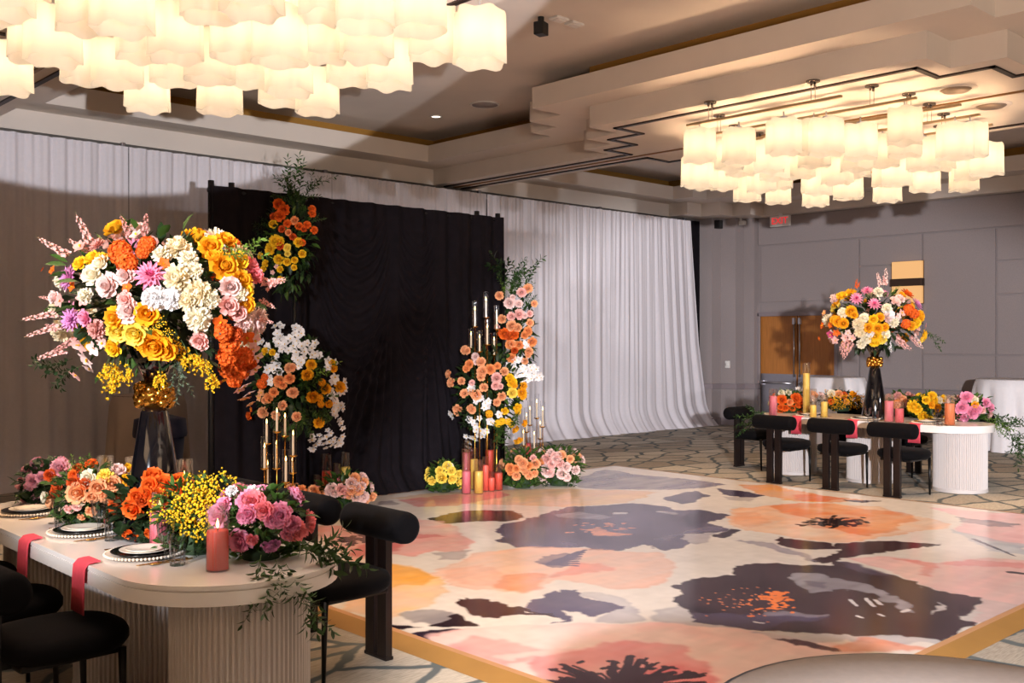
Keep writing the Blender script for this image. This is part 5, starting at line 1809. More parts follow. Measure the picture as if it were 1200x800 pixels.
# ------------------------------------------------------------------ the tall bouquet in the near vase
def tall_bouquet():
    c = at_d(186, 352, VN.dot(FW)); c = Vector((VN.x, VN.y, c.z))
    A = Arr('flower_bouquet', 'huge mixed bouquet of pink, yellow, orange and white flowers spilling from the near black vase', (VN.x, VN.y, TZ + 1.0), c, 0.55, 0.40, 0.45)
    for k, col, x, y, w in (
        ('dahlia', 'pink', 175, 320, 42), ('dahlia', 'lilac', 76, 325, 34), ('dahlia', 'lilac', 80, 374, 30), ('peony', 'pink', 98, 373, 22), ('mum', 'dusty pink', 111, 386, 25),
        ('peony', 'blush', 124, 335, 30), ('peony', 'blush', 146, 323, 25), ('rose', 'ivory', 107, 321, 25), ('rose', 'ivory', 116, 309, 22), ('mum', 'ivory', 98, 346, 20),
        ('mum', 'cream', 208, 288, 34), ('mum', 'ivory', 221, 302, 26), ('mum', 'cream', 206, 325, 36), ('mum', 'ivory', 188, 296, 24), ('mum', 'ivory', 228, 316, 22),
        ('mum', 'white', 181, 349, 33), ('mum', 'white', 199, 351, 30), ('mum', 'cream', 232, 343, 36), ('mum', 'cream', 219, 352, 26), ('mum', 'ivory', 247, 350, 26), ('mum', 'ivory', 231, 374, 34),
        ('rose', 'gold', 247, 289, 27), ('rose', 'gold', 265, 281, 25), ('rose', 'gold', 263, 311, 31), ('rose', 'yellow', 279, 305, 24), ('rose', 'gold', 284, 328, 24), ('rose', 'yellow', 287, 340, 20), ('rose', 'gold', 251, 300, 20),
        ('peony', 'coral pink', 294, 309, 25), ('peony', 'coral pink', 300, 322, 20), ('rose', 'blush', 270, 336, 24), ('rose', 'shell pink', 268, 358, 23), ('rose', 'gold', 288, 357, 21), ('rose', 'shell pink', 280, 367, 18),
        ('mum', 'blush', 287, 378, 25), ('mum', 'ivory', 281, 344, 22), ('peony', 'blush', 150, 364, 27), ('peony', 'shell pink', 146, 351, 20),
        ('rose', 'gold', 133, 372, 26), ('rose', 'gold', 172, 367, 29), ('rose', 'lemon', 138, 388, 27), ('rose', 'lemon', 158, 391, 28), ('rose', 'yellow', 132, 408, 21), ('rose', 'gold', 180, 405, 35), ('rose', 'gold', 194, 410, 27),
        ('rose', 'gold', 166, 402, 20), ('peony', 'shell pink', 233, 400, 22), ('rose', 'yellow', 107, 302, 20), ('rose', 'yellow', 93, 308, 17), ('rose', 'gold', 118, 303, 16),
        ('orchid', 'shell pink', 90, 406, 26), ('orchid', 'blush', 99, 423, 26), ('orchid', 'shell pink', 87, 441, 19), ('orchid', 'blush', 108, 409, 20), ('orchid', 'blush', 103, 433, 18),
        ('orchid', 'shell pink', 118, 402, 18), ('dahlia', 'dusty pink', 112, 285, 24), ('orchid', 'dusty pink', 92, 287, 20), ('orchid', 'shell pink', 158, 273, 18), ('rose', 'blush', 62, 348, 16), ('orchid', 'dusty pink', 95, 350, 20), ('orchid', 'dusty pink', 68, 352, 18),
        ('spray', 'orange', 142, 297, 30), ('spray', 'orange', 150, 309, 26), ('spray', 'orange', 173, 287, 22), ('spray', 'orange', 168, 296, 18), ('orchid', 'orange', 148, 336, 14), ('orchid', 'orange', 83, 335, 14), ('orchid', 'orange', 192, 308, 16), ('orchid', 'orange', 60, 316, 12), ('orchid', 'orange', 49, 315, 8),
        ('spray', 'orange', 262, 388, 24), ('spray', 'orange', 270, 402, 26), ('spray', 'orange', 265, 416, 26), ('spray', 'orange', 282, 416, 28), ('spray', 'orange', 268, 430, 26), ('spray', 'orange', 280, 432, 26), ('spray', 'orange', 292, 424, 18), ('spray', 'rust', 276, 391, 20), ('orchid', 'orange', 290, 396, 20), ('orchid', 'orange', 257, 450, 14), ('orchid', 'orange', 258, 378, 20),
        ('spray', 'orange', 274, 444, 20), ('orchid', 'gold', 266, 446, 14),
        ('orchid', 'shell pink', 297, 411, 22), ('orchid', 'shell pink', 300, 400, 20), ('orchid', 'blush', 303, 420, 18), ('orchid', 'shell pink', 291, 440, 22), ('orchid', 'blush', 287, 454, 20), ('orchid', 'shell pink', 300, 434, 18), ('orchid', 'peach', 287, 468, 18), ('orchid', 'blush', 293, 462, 18), ('orchid', 'shell pink', 281, 458, 16), ('orchid', 'peach', 294, 474, 14),
    ):
        A.add(k, col, x, y, w)
    for a, b, w in (((108, 292), (89, 247), 0.85), ((155, 282), (139, 250), 0.85), ((168, 280), (174, 247), 0.85), ((88, 302), (39, 279), 0.75), ((112, 300), (78, 276), 0.8), ((75, 366), (20, 373), 0.6), ((78, 380), (24, 393), 0.62), ((84, 408), (37, 420), 0.7),
                    ((62, 350), (44, 348), 0.9), ((96, 395), (56, 412), 0.75), ((70, 388), (50, 380), 0.9)):
        A.rod('spike', s_choice(A, ('shell pink', 'shell pink', 'dusty pink')), a, b, w, 0.10, 0.16)
    for a, b in (((300, 330), (340, 331)), ((306, 340), (336, 322)), ((303, 350), (326, 362)), ((300, 372), (322, 378))):
        A.rod('spike', 'shell pink', a, b, 0.8, 0.1, 0.15)
    for a, b in (((134, 414), (127, 468)), ((140, 414), (136, 452)), ((147, 418), (150, 452)), ((186, 420), (188, 460)), ((212, 398), (238, 440)), ((228, 408), (246, 440)), ((200, 405), (222, 436)), ((205, 385), (212, 422)), ((240, 420), (252, 462)), ((130, 412), (118, 448))):
        A.rod('cascade', 'yellow', a, b, 1.0, 0.34, 0.30)
    for x, y, w in ((188, 378, 16), (196, 390, 16), (182, 384, 12)):
        A.add('buttons', 'yellow', x, y, w)
    for a, b, c_ in (((262, 300), (308, 284), 'bright'), ((255, 300), (292, 290), 'bright'), ((110, 310), (138, 330), 'mid'), ((205, 330), (235, 330), 'dark'), ((85, 420), (46, 438), 'dark'), ((96, 428), (58, 442), 'dark'), ((210, 420), (214, 470), 'grey'), ((205, 415), (205, 455), 'grey'),
                     ((240, 330), (250, 300), 'mid'), ((128, 352), (160, 345), 'dark'), ((200, 345), (245, 330), 'dark'), ((245, 385), (240, 410), 'dark'), ((100, 380), (130, 400), 'dark')):
        A.rod('sprig', c_, a, b, 1.0, 0.30, 0.34)
    A.fill([('rose', 'gold'), ('mum', 'ivory'), ('peony', 'blush'), ('dahlia', 'pink'), ('rose', 'lemon'), ('spray', 'orange'), ('orchid', 'shell pink'), ('mum', 'cream')], 46, 0.12, -0.75, 0.95)
    A.leaves(560, 0.11, 0.05, 'dark', 0.74)
    A.leaves(120, 0.11, 0.045, 'mid', 0.95, seed=3)
    return A


def s_choice(A, t): return A.rr.choice(t)


tall_bouquet()

# ------------------------------------------------------------------ the tall bouquet in the far vase
def far_bouquet():
    c = at_d(1030, 378, VF.dot(FW)); c = Vector((VF.x, VF.y, c.z))
    A = Arr('flower_bouquet', 'tall pink, yellow and white bouquet in the far black vase before the wall sconce', (VF.x, VF.y, TZ + 1.0), c, 0.60, 0.45, 0.5)
    z = lambda x, y: (950 + x / 6.667, 300 + y / 6.667)
    for k, col, x, y, w in (
        ('dahlia', 'pink', 360, 325, 17), ('dahlia', 'pink', 500, 365, 18), ('dahlia', 'pink', 440, 260, 16), ('dahlia', 'lilac', 845, 370, 18), ('mum', 'ivory', 535, 275, 13), ('mum', 'ivory', 600, 405, 14), ('mum', 'white', 620, 465, 15),
        ('mum', 'ivory', 655, 520, 13), ('peony', 'blush', 605, 480, 12), ('rose', 'yellow', 240, 305, 12), ('rose', 'blush', 190, 330, 12), ('spike', 'blush', 175, 315, 8) if False else ('orchid', 'blush', 170, 310, 9),
        ('rose', 'gold', 215, 510, 13), ('rose', 'gold', 255, 525, 12), ('rose', 'gold', 180, 495, 10), ('rose', 'gold', 315, 430, 13), ('mum', 'ivory', 250, 440, 14), ('mum', 'cream', 380, 530, 17), ('mum', 'ivory', 420, 480, 13), ('mum', 'cream', 385, 600, 14),
        ('rose', 'yellow', 490, 495, 11), ('rose', 'gold', 545, 475, 10), ('rose', 'gold', 455, 560, 12), ('rose', 'gold', 525, 565, 12), ('rose', 'gold', 580, 555, 10), ('rose', 'yellow', 500, 625, 14), ('rose', 'lemon', 555, 650, 12), ('rose', 'yellow', 500, 670, 13),
        ('rose', 'orange', 760, 290, 14), ('rose', 'gold', 720, 300, 9), ('rose', 'blush', 665, 350, 13), ('rose', 'blush', 700, 330, 11), ('spray', 'orange', 760, 420, 14), ('spray', 'orange', 800, 450, 13), ('spray', 'orange', 740, 530, 12), ('rose', 'gold', 860, 470, 14), ('rose', 'yellow', 830, 520, 13), ('rose', 'gold', 790, 545, 11),
        ('rose', 'yellow', 890, 620, 13), ('rose', 'lemon', 870, 650, 11), ('orchid', 'pink', 905, 545, 9), ('orchid', 'shell pink', 720, 440, 11), ('orchid', 'blush', 690, 470, 10), ('mum', 'ivory', 440, 650, 14), ('mum', 'ivory', 400, 690, 13), ('mum', 'ivory', 590, 610, 12),
        ('orchid', 'orange', 85, 540, 9), ('orchid', 'orange', 65, 645, 6), ('orchid', 'peach', 100, 440, 8), ('orchid', 'orange', 150, 540, 8), ('orchid', 'hot pink', 150, 615, 11), ('orchid', 'orange', 200, 600, 10), ('orchid', 'shell pink', 190, 660, 10),
        ('orchid', 'shell pink', 265, 640, 10), ('orchid', 'shell pink', 320, 640, 10), ('orchid', 'blush', 290, 600, 9), ('orchid', 'white', 500, 690, 9), ('mum', 'white', 470, 610, 10), ('rose', 'gold', 340, 460, 9)):
        A.add(k, col, *z(x, y), w)
    for a, b, col in (((575, 250), (600, 75), 'blush'), ((548, 250), (520, 110), 'blush'), ((590, 240), (570, 140), 'shell pink'), ((355, 260), (358, 165), 'orange'), ((370, 250), (380, 190), 'orange'), ((300, 620), (250, 800), 'shell pink'), ((280, 620), (230, 760), 'shell pink'),
                      ((330, 640), (260, 830), 'shell pink'), ((640, 600), (790, 760), 'shell pink'), ((660, 600), (740, 750), 'shell pink'), ((650, 620), (700, 720), 'blush'), ((780, 590), (890, 740), 'blush'), ((770, 610), (850, 720), 'shell pink'), ((600, 640), (640, 770), 'white'), ((590, 650), (580, 730), 'white'),
                      ((200, 320), (150, 300), 'blush')):
        A.rod('spike', col, z(*a), z(*b), 0.85, 0.15, 0.2)
    for a, b, c_ in (((900, 570), (1045, 740), 'ruscus'), ((620, 320), (680, 230), 'bright'), ((600, 330), (640, 250), 'bright'), ((300, 360), (250, 420), 'mid')):
        A.rod('sprig', c_, z(*a), z(*b), 0.9, 0.1, 0.1)
    A.fill([('rose', 'gold'), ('mum', 'ivory'), ('peony', 'blush'), ('dahlia', 'pink'), ('rose', 'lemon'), ('spray', 'orange'), ('orchid', 'shell pink')], 30, 0.15, -0.7, 0.9)
    A.leaves(420, 0.13, 0.055, 'dark', 0.8)


far_bouquet()

# ------------------------------------------------------------------ floral columns at both ends of the black drape
M_STANDBLK = M_BLKMET


def floral_stand(A, base, hs):
    b = MB(); b.box((0, 0, 0.006), (0.36, 0.36, 0.012), 0, 0, 0.003)
    b.tube([(0, 0, 0.01), (0, 0, hs)], 0.018, 8)
    return b.build('stand', M_STANDBLK, A.t)


def left_column():
    cu = at_y(338, 285, 8.50); base = Vector((at_y(345, 450, 8.50).x, 8.50, 0.0))
    base.z = FZ + 0.003 if base.y < FY1 and FX0 < base.x < FX1 else 0.0
    A = Arr('backdrop_flowers', 'floral column of orange, yellow and white blooms at the left of the black backdrop', base, at_y(345, 450, 8.45), 0.48, 0.62, 0.20, 'floral columns at the backdrop')
    floral_stand(A, base, 2.75)
    c2 = A.c.copy()
    # upper hanging part
    A.c = cu; A.d = cu.dot(FW); A.r = (0.30, 0.62, 0.16)
    z = lambda x, y: (230 + x / 6, 160 + y / 6)
    for k, col, x, y, w in (('rose', 'orange', 580, 475, 13), ('rose', 'orange', 615, 515, 13), ('rose', 'orange', 588, 556, 13), ('rose', 'rust', 545, 562, 9), ('rose', 'orange', 815, 510, 9), ('rose', 'orange', 815, 540, 9), ('rose', 'apricot', 690, 590, 10), ('rose', 'orange', 640, 610, 9),
                            ('rose', 'orange', 722, 628, 9), ('rose', 'orange', 780, 620, 9), ('rose', 'orange', 830, 657, 9), ('rose', 'apricot', 648, 675, 8), ('rose', 'rust', 600, 650, 8), ('rose', 'yellow', 540, 615, 10), ('rose', 'yellow', 555, 735, 15), ('rose', 'yellow', 585, 735, 11),
                            ('rose', 'yellow', 520, 780, 11), ('rose', 'yellow', 720, 742, 11), ('rose', 'orange', 745, 745, 8), ('rose', 'rust', 755, 650, 7), ('rose', 'rust', 680, 705, 8), ('rose', 'rust', 590, 770, 9), ('rose', 'lemon', 640, 775, 8)):
        A.add(k, col, *z(x, y), w)
    z = lambda x, y: (250 + x / 6.667, 280 + y / 6.667)
    for k, col, x, y, w in (('rose', 'yellow', 440, 85, 12), ('rose', 'yellow', 695, 115, 9), ('rose', 'yellow', 510, 160, 12), ('rose', 'yellow', 575, 178, 9), ('rose', 'yellow', 635, 165, 8), ('rose', 'yellow', 630, 222, 7), ('rose', 'yellow', 405, 190, 9), ('rose', 'yellow', 390, 232, 7),
                            ('rose', 'yellow', 522, 236, 8), ('rose', 'yellow', 520, 312, 7), ('rose', 'lemon', 575, 75, 8), ('rose', 'lemon', 580, 115, 7), ('rose', 'yellow', 365, 130, 8), ('orchid', 'shell pink', 490, 215, 7), ('orchid', 'shell pink', 460, 260, 7)):
        A.add(k, col, *z(x, y), w)
    for a, b, c_ in (((344, 240), (346, 182), 'ruscus'), ((340, 240), (333, 186), 'ruscus'), ((350, 245), (351, 190), 'ruscus'), ((355, 232), (382, 197), 'ruscus'), ((352, 240), (368, 205), 'ruscus'), ((345, 250), (338, 205), 'ruscus'), ((362, 260), (382, 256), 'ruscus'), ((350, 250), (362, 240), 'mid'),
                     ((322, 270), (302, 256), 'dark'), ((325, 280), (296, 275), 'dark'), ((335, 235), (320, 228), 'dark'), ((345, 300), (365, 300), 'mid'), ((330, 300), (312, 312), 'mid')):
        A.rod('sprig', c_, a, b, 1.0, 0.05, 0.08)
    A.leaves(330, 0.11, 0.05, 'dark', 0.85); A.leaves(150, 0.10, 0.045, 'mid', 0.9, seed=5)
    # lower part
    A.c = c2; A.d = c2.dot(FW); A.r = (0.46, 0.60, 0.24)
    z = lambda x, y: (250 + x / 6.667, 370 + y / 6.667)
    wh = [(510, 60), (485, 75), (540, 85), (650, 85), (680, 110), (640, 130), (510, 150), (490, 130), (545, 175), (600, 170), (660, 160), (690, 140), (560, 220), (500, 220), (480, 190), (620, 240), (650, 200), (590, 270), (640, 290), (690, 230), (530, 260), (740, 210), (790, 205), (760, 245), (720, 280), (790, 290), (820, 305), (770, 305), (700, 330),
          (660, 350), (670, 395), (690, 370), (640, 330), (345, 150), (380, 195), (350, 200), (410, 230), (330, 190), (420, 260), (480, 350), (440, 400), (470, 420), (500, 380), (500, 310), (440, 490), (450, 520), (420, 420), (520, 440), (905, 350), (950, 355), (900, 400), (960, 480), (1025, 520), (1035, 570), (1000, 590), (945, 510), (950, 640), (960, 680), (930, 610), (1000, 705), (1015, 730), (950, 740), (920, 590)]
    for x, y in wh:
        A.add('orchid', 'white', *z(x + A.rr.uniform(-8, 8), y + A.rr.uniform(-8, 8)), A.rr.uniform(9, 13))
    for k, col, x, y, w in (('rose', 'yellow', 400, 275, 9), ('rose', 'yellow', 460, 285, 8), ('rose', 'gold', 765, 380, 12), ('rose', 'gold', 735, 460, 14), ('rose', 'yellow', 930, 370, 9), ('rose', 'gold', 940, 410, 9), ('rose', 'gold', 880, 570, 12), ('rose', 'gold', 990, 555, 13), ('rose', 'gold', 775, 635, 14), ('rose', 'gold', 905, 690, 9),
                            ('spray', 'gold', 850, 520, 10), ('spray', 'gold', 830, 640, 10), ('spray', 'gold', 840, 690, 9),
                            ('rose', 'peach', 595, 405, 12), ('rose', 'peach', 620, 400, 9), ('rose', 'apricot', 515, 510, 14), ('rose', 'apricot', 540, 540, 10), ('rose', 'apricot', 595, 490, 12), ('rose', 'peach', 625, 600, 12), ('rose', 'peach', 605, 600, 10), ('rose', 'apricot', 470, 597, 11), ('rose', 'apricot', 430, 640, 12), ('rose', 'peach', 405, 660, 9),
                            ('rose', 'peach', 385, 755, 13), ('rose', 'peach', 540, 700, 11), ('rose', 'peach', 485, 778, 11), ('rose', 'peach', 650, 788, 11), ('rose', 'orange', 275, 783, 10), ('spray', 'orange', 380, 530, 13), ('spray', 'orange', 405, 480, 10), ('orchid', 'peach', 370, 600, 11), ('orchid', 'peach', 350, 640, 10), ('orchid', 'orange', 290, 730, 8)):
        A.add(k, col, *z(x, y), w)
    z = lambda x, y: (280 + x / 5, 460 + y / 5)
    A.add('rose', 'gold', 374, 495, 13)
    for x, y in [(580, 90), (600, 80), (560, 60), (570, 130), (600, 180), (610, 210), (590, 160), (540, 240), (520, 220), (515, 260), (560, 270), (590, 280), (600, 300), (575, 310), (545, 310), (510, 325), (530, 290), (480, 275), (470, 250), (430, 255), (430, 280), (450, 310), (435, 335), (420, 330), (470, 300), (500, 300), (555, 290), (610, 260)]:
        A.add('orchid', 'white', *z(x, y), A.rr.uniform(8, 11))
    for a, b, c_ in (((350, 460), (375, 425), 'mid'), ((355, 470), (388, 460), 'mid'), ((345, 475), (352, 500), 'mid'), ((350, 480), (370, 500), 'mid'), ((360, 480), (385, 488), 'mid'), ((365, 445), (384, 418), 'bright'), ((340, 440), (330, 415), 'dark'), ((335, 455), (310, 470), 'dark')):
        A.rod('sprig', c_, a, b, 1.1, 0.16, 0.2)
    A.leaves(520, 0.12, 0.055, 'dark', 0.8, seed=9); A.leaves(160, 0.12, 0.055, 'mid', 0.88, seed=11)


left_column()


def right_column():
    base = Vector((at_y(590, 450, 8.50).x, 8.50, 0.0))
    base.z = FZ + 0.003 if base.y < FY1 and FX0 < base.x < FX1 else 0.0
    A = Arr('backdrop_flowers', 'floral column of peach roses and white orchids at the right end of the black backdrop', base, at_y(606, 400, 8.45), 0.32, 0.95, 0.20, 'floral columns at the backdrop')
    floral_stand(A, base, 2.5)
    z = lambda x, y: (500 + x / 8, 290 + y / 8)
    for col, x, y, w in (('peach', 680, 450, 10), ('blush', 775, 520, 13), ('shell pink', 890, 420, 11), ('peach', 950, 380, 11), ('blush', 865, 525, 9), ('blush', 805, 465, 7), ('peach', 1010, 525, 8), ('shell pink', 870, 625, 12), ('shell pink', 790, 645, 10), ('peach', 705, 670, 10), ('shell pink', 970, 620, 8), ('blush', 920, 640, 7),
                         ('peach', 800, 735, 13), ('peach', 850, 750, 10), ('peach', 970, 705, 9), ('apricot', 950, 775, 9), ('shell pink', 660, 745, 7)):
        A.add('rose', col, *z(x, y), w)
    z = lambda x, y: (510 + x / 8, 380 + y / 8)
    for col, x, y, w in (('orange', 650, 90, 13), ('rust', 700, 110, 11), ('orange', 740, 95, 11), ('rust', 620, 85, 8), ('apricot', 700, 190, 11), ('peach', 725, 180, 9), ('apricot', 785, 195, 10), ('apricot', 870, 70, 10), ('apricot', 840, 100, 9), ('apricot', 910, 165, 11), ('peach', 880, 255, 10), ('peach', 870, 285, 7), ('rust', 745, 245, 8), ('apricot', 715, 315, 11), ('peach', 840, 345, 8)):
        A.add('rose', col, *z(x, y), w)
    for x, y in [(690, 380), (720, 360), (760, 340), (790, 330), (820, 400), (850, 420), (800, 430), (740, 400), (900, 430), (950, 420), (930, 470), (980, 480), (1000, 500), (880, 470), (960, 500), (900, 510), (850, 480), (780, 460), (730, 440), (820, 460), (770, 490), (860, 210), (850, 180), (890, 400), (920, 400), (810, 520), (870, 520)]:
        A.add('orchid', 'white', *z(x, y), A.rr.uniform(8, 11))
    # lower left bulge
    c1 = A.c.copy(); A.c = at_y(572, 455, 8.40); A.d = A.c.dot(FW); A.r = (0.46, 0.55, 0.26)
    for col, x, y, w in (('peach', 280, 240, 11), ('peach', 300, 245, 8), ('blush', 375, 300, 9), ('apricot', 320, 370, 10), ('apricot', 290, 412, 9), ('blush', 390, 350, 8), ('peach', 430, 350, 11), ('peach', 440, 440, 13), ('peach', 430, 490, 10), ('apricot', 515, 420, 12), ('apricot', 585, 388, 8), ('peach', 650, 440, 10), ('shell pink', 575, 500, 12), ('shell pink', 565, 575, 10), ('shell pink', 610, 580, 7),
                         ('peach', 120, 465, 10), ('peach', 145, 545, 11), ('peach', 245, 530, 9), ('peach', 455, 590, 10), ('peach', 270, 645, 10), ('peach', 385, 660, 12), ('peach', 345, 640, 8), ('peach', 625, 675, 10), ('peach', 580, 730, 9), ('peach', 335, 790, 10), ('peach', 205, 795, 11), ('shell pink', 345, 545, 7)):
        A.add('rose', col, *z(x, y), w)
    for x, y in [(340, 565), (320, 600), (350, 590), (400, 700), (380, 720), (430, 690), (470, 740), (490, 770), (460, 780), (500, 720)]:
        A.add('orchid', 'white', *z(x, y), 9)
    for col, x, y, w in (('yellow', 720, 540, 12), ('yellow', 700, 500, 10), ('gold', 745, 570, 8), ('gold', 830, 575, 9), ('lemon', 725, 640, 12), ('gold', 815, 640, 11), ('gold', 825, 670, 9), ('yellow', 775, 780, 10)):
        A.add('rose', col, *z(x, y), w)
    z = lambda x, y: (490 + x / 6, 480 + y / 6)
    for x, y in [(235, 45), (220, 30), (360, 70), (385, 85), (400, 110), (430, 60), (510, 85), (500, 75), (525, 95), (570, 35), (440, 150), (465, 165), (420, 180), (400, 210), (380, 200), (450, 190), (480, 150), (350, 230), (335, 190), (350, 265), (365, 280), (340, 290), (410, 140)]:
        A.add('orchid', 'white', *z(x, y), A.rr.uniform(8, 11))
    for k, col, x, y, w in (('rose', 'peach', 275, 15, 10), ('rose', 'peach', 380, 3, 9), ('rose', 'gold', 685, 140, 10), ('rose', 'gold', 750, 95, 9), ('rose', 'gold', 705, 218, 11), ('rose', 'yellow', 610, 10, 9), ('spray', 'yellow', 560, 95, 10), ('spray', 'yellow', 590, 80, 9), ('spray', 'yellow', 630, 80, 9), ('rose', 'yellow', 700, 15, 8), ('spray', 'gold', 500, 30, 10), ('spray', 'yellow', 655, 100, 9)):
        A.add(k, col, *z(x, y), w)
    for a, b, c_ in (((570, 470), (556, 500), 'dark'), ((580, 490), (588, 520), 'mid'), ((575, 495), (595, 512), 'mid'), ((560, 440), (548, 460), 'dark'), ((560, 470), (535, 490), 'dark'), ((580, 460), (600, 475), 'mid'), ((610, 480), (600, 500), 'mid')):
        A.rod('sprig', c_, a, b, 1.1, 0.18, 0.2)
    A.leaves(420, 0.12, 0.05, 'dark', 0.82, seed=2); A.leaves(130, 0.11, 0.05, 'mid', 0.88, seed=4)
    A.c = c1; A.d = c1.dot(FW); A.r = (0.26, 0.85, 0.18)
    for a, b, c_ in (((600, 345), (618, 296), 'ruscus'), ((598, 340), (606, 302), 'ruscus'), ((608, 350), (613, 308), 'ruscus'), ((612, 345), (628, 304), 'ruscus'), ((610, 350), (622, 318), 'ruscus'), ((612, 358), (633, 340), 'ruscus'), ((610, 362), (628, 352), 'ruscus'), ((595, 335), (583, 296), 'dark'), ((590, 340), (584, 308), 'dark'), ((594, 350), (588, 325), 'bright'), ((600, 350), (592, 330), 'bright'), ((605, 340), (600, 318), 'ruscus')):
        A.rod('sprig', c_, a, b, 1.0, 0.08, 0.1)
    A.leaves(330, 0.11, 0.05, 'dark', 0.8, seed=6); A.leaves(140, 0.10, 0.045, 'mid', 0.88, seed=8)


right_column()

# ------------------------------------------------------------------ low arrangements
def skirt(A, rx, rz, L, W, col):
    """leaves lying low around the foot, hiding the foam"""
    rr = random.Random(A.n + 77); mb = MB()
    for k in range(70):
        a = rr.uniform(0, 2 * PI); q = rr.uniform(0.3, 0.72)
        o = RT * (math.cos(a) * rx * q) + FW * (math.sin(a) * rz * q)
        d = o.normalized() + Vector((rr.uniform(-.5, .5), rr.uniform(-.5, .5), rr.uniform(0.05, 0.9)))
        leaf(mb, o + Vector((0, 0, rr.uniform(0.004, 0.05))) - d.normalized() * L * 0.3 * 0, d, L * rr.uniform(.55, .9), W * rr.uniform(.9, 1.2), rr, 0, 0.05)
    o = mb.build('foliage', leaf_mat(col if col != 'bright' else 'mid'), A.t)
    tag(o, kind='stuff')


def low(name, label, px, py, zt, rx, ry, rz, blooms, leaves=(200, 0.08, 0.035, 'dark'), rods=(), org=(0, 0), s=1.0, fill=(), nfill=12, fsize=0.06, group=None, lift=0.9, bs=1.15):
    """px, py: pixel of the middle of its foot on the surface at height zt"""
    b = at_z(px, py, zt)
    if zt > 0.5:
        b += Vector((b.x, b.y, 0)).normalized() * (0.15 if b.y < 8 and b.x < 5 else 0.12)
    c = b + FW * rz * 0.0 + Vector((0, 0, ry * lift))
    A = Arr(name, label, (b.x, b.y, zt + 0.0005), c, rx, ry, rz, group, 'flower arrangement', zt)
    for k, col, x, y, w in blooms:
        A.add(k, col, org[0] + x / s, org[1] + y / s, w * bs)
    for kind, c_, a, e, wd in rods:
        A.rod(kind, c_, (org[0] + a[0] / s, org[1] + a[1] / s), (org[0] + e[0] / s, org[1] + e[1] / s), wd, rz * 0.6, rz * 0.7)
    if fill: A.fill(fill, nfill, fsize, -0.3, 0.85)
    n, L, W, col = leaves
    A.leaves(n, L, W, col, 0.9)
    skirt(A, rx, rz, L, W, col)
    # moss-green floral foam tray it is built on
    b_ = MB(); b_.lathe([(0, 0), (rx * 0.34, 0), (rx * 0.3, ry * 0.5), (0, ry * 0.6)], 16); b_.build('floral_foam', mat('floral_foam', (44, 62, 36), 0.9), A.t)
    return A


# near table
low('table_flowers', 'mauve rose centrepiece with dark leaves at the far end of the near table', 55, 594, TZ, 0.20, 0.14, 0.14,
    [('peony', 'mauve', 282 / 4, 588 / 4, 20)][:0] + [('peony', 'mauve', 415, 405, 19), ('peony', 'mauve', 225, 500, 15), ('peony', 'mauve', 285, 480, 12), ('rose', 'mauve', 200, 540, 10), ('rose', 'mauve', 160, 640, 10), ('rose', 'mauve', 250, 620, 9), ('rose', 'mauve', 255, 645, 7), ('rose', 'rust', 350, 460, 12), ('rose', 'rust', 400, 540, 10)],
    (260, 0.065, 0.034, 'dark'), [('sprig', 'mid', (250, 540), (110, 580), 1), ('sprig', 'mid', (240, 560), (120, 610), 1), ('sprig', 'bright', (330, 480), (300, 440), 1.1), ('sprig', 'mid', (280, 600), (240, 540), 1.1)], (0, 480), 6, [('peony', 'mauve'), ('rose', 'mauve')], 12, 0.07)
low('table_flowers', 'peach and orange rose centrepiece left of the near black vase', 104, 622, TZ, 0.24, 0.17, 0.16,
    [('rose', 'peach', 540, 585, 22), ('rose', 'apricot', 555, 578, 12), ('rose', 'ivory', 615, 475, 16), ('rose', 'rust', 515, 510, 14), ('rose', 'rust', 545, 410, 11), ('rose', 'orange', 640, 375, 12), ('rose', 'rust', 600, 520, 12), ('rose', 'peach', 690, 550, 18), ('rose', 'peach', 650, 610, 14), ('rose', 'peach', 740, 605, 15), ('rose', 'peach', 790, 520, 17), ('rose', 'ivory', 545, 640, 12), ('rose', 'shell pink', 540, 680, 9),
     ('rose', 'shell pink', 485, 700, 10), ('rose', 'peach', 640, 715, 11), ('rose', 'peach', 570, 755, 8), ('rose', 'blush', 830, 420, 15), ('rose', 'yellow', 905, 405, 10), ('rose', 'yellow', 885, 480, 9), ('rose', 'yellow', 860, 515, 9), ('spray', 'gold', 880, 520, 10), ('rose', 'orange', 510, 455, 10), ('mum', 'lemon', 740, 470, 19)],
    (330, 0.065, 0.032, 'mid'), [('sprig', 'bright', (540, 480), (510, 330), 1.1), ('sprig', 'bright', (570, 480), (560, 350), 1.1), ('sprig', 'mid', (610, 450), (640, 320), 1.0), ('sprig', 'mid', (560, 740), (470, 770), 1.3), ('sprig', 'dark', (640, 740), (690, 790), 1.3), ('sprig', 'mid', (760, 450), (780, 370), 1)], (0, 480), 6, [('rose', 'peach'), ('rose', 'rust'), ('rose', 'ivory')], 14, 0.07)
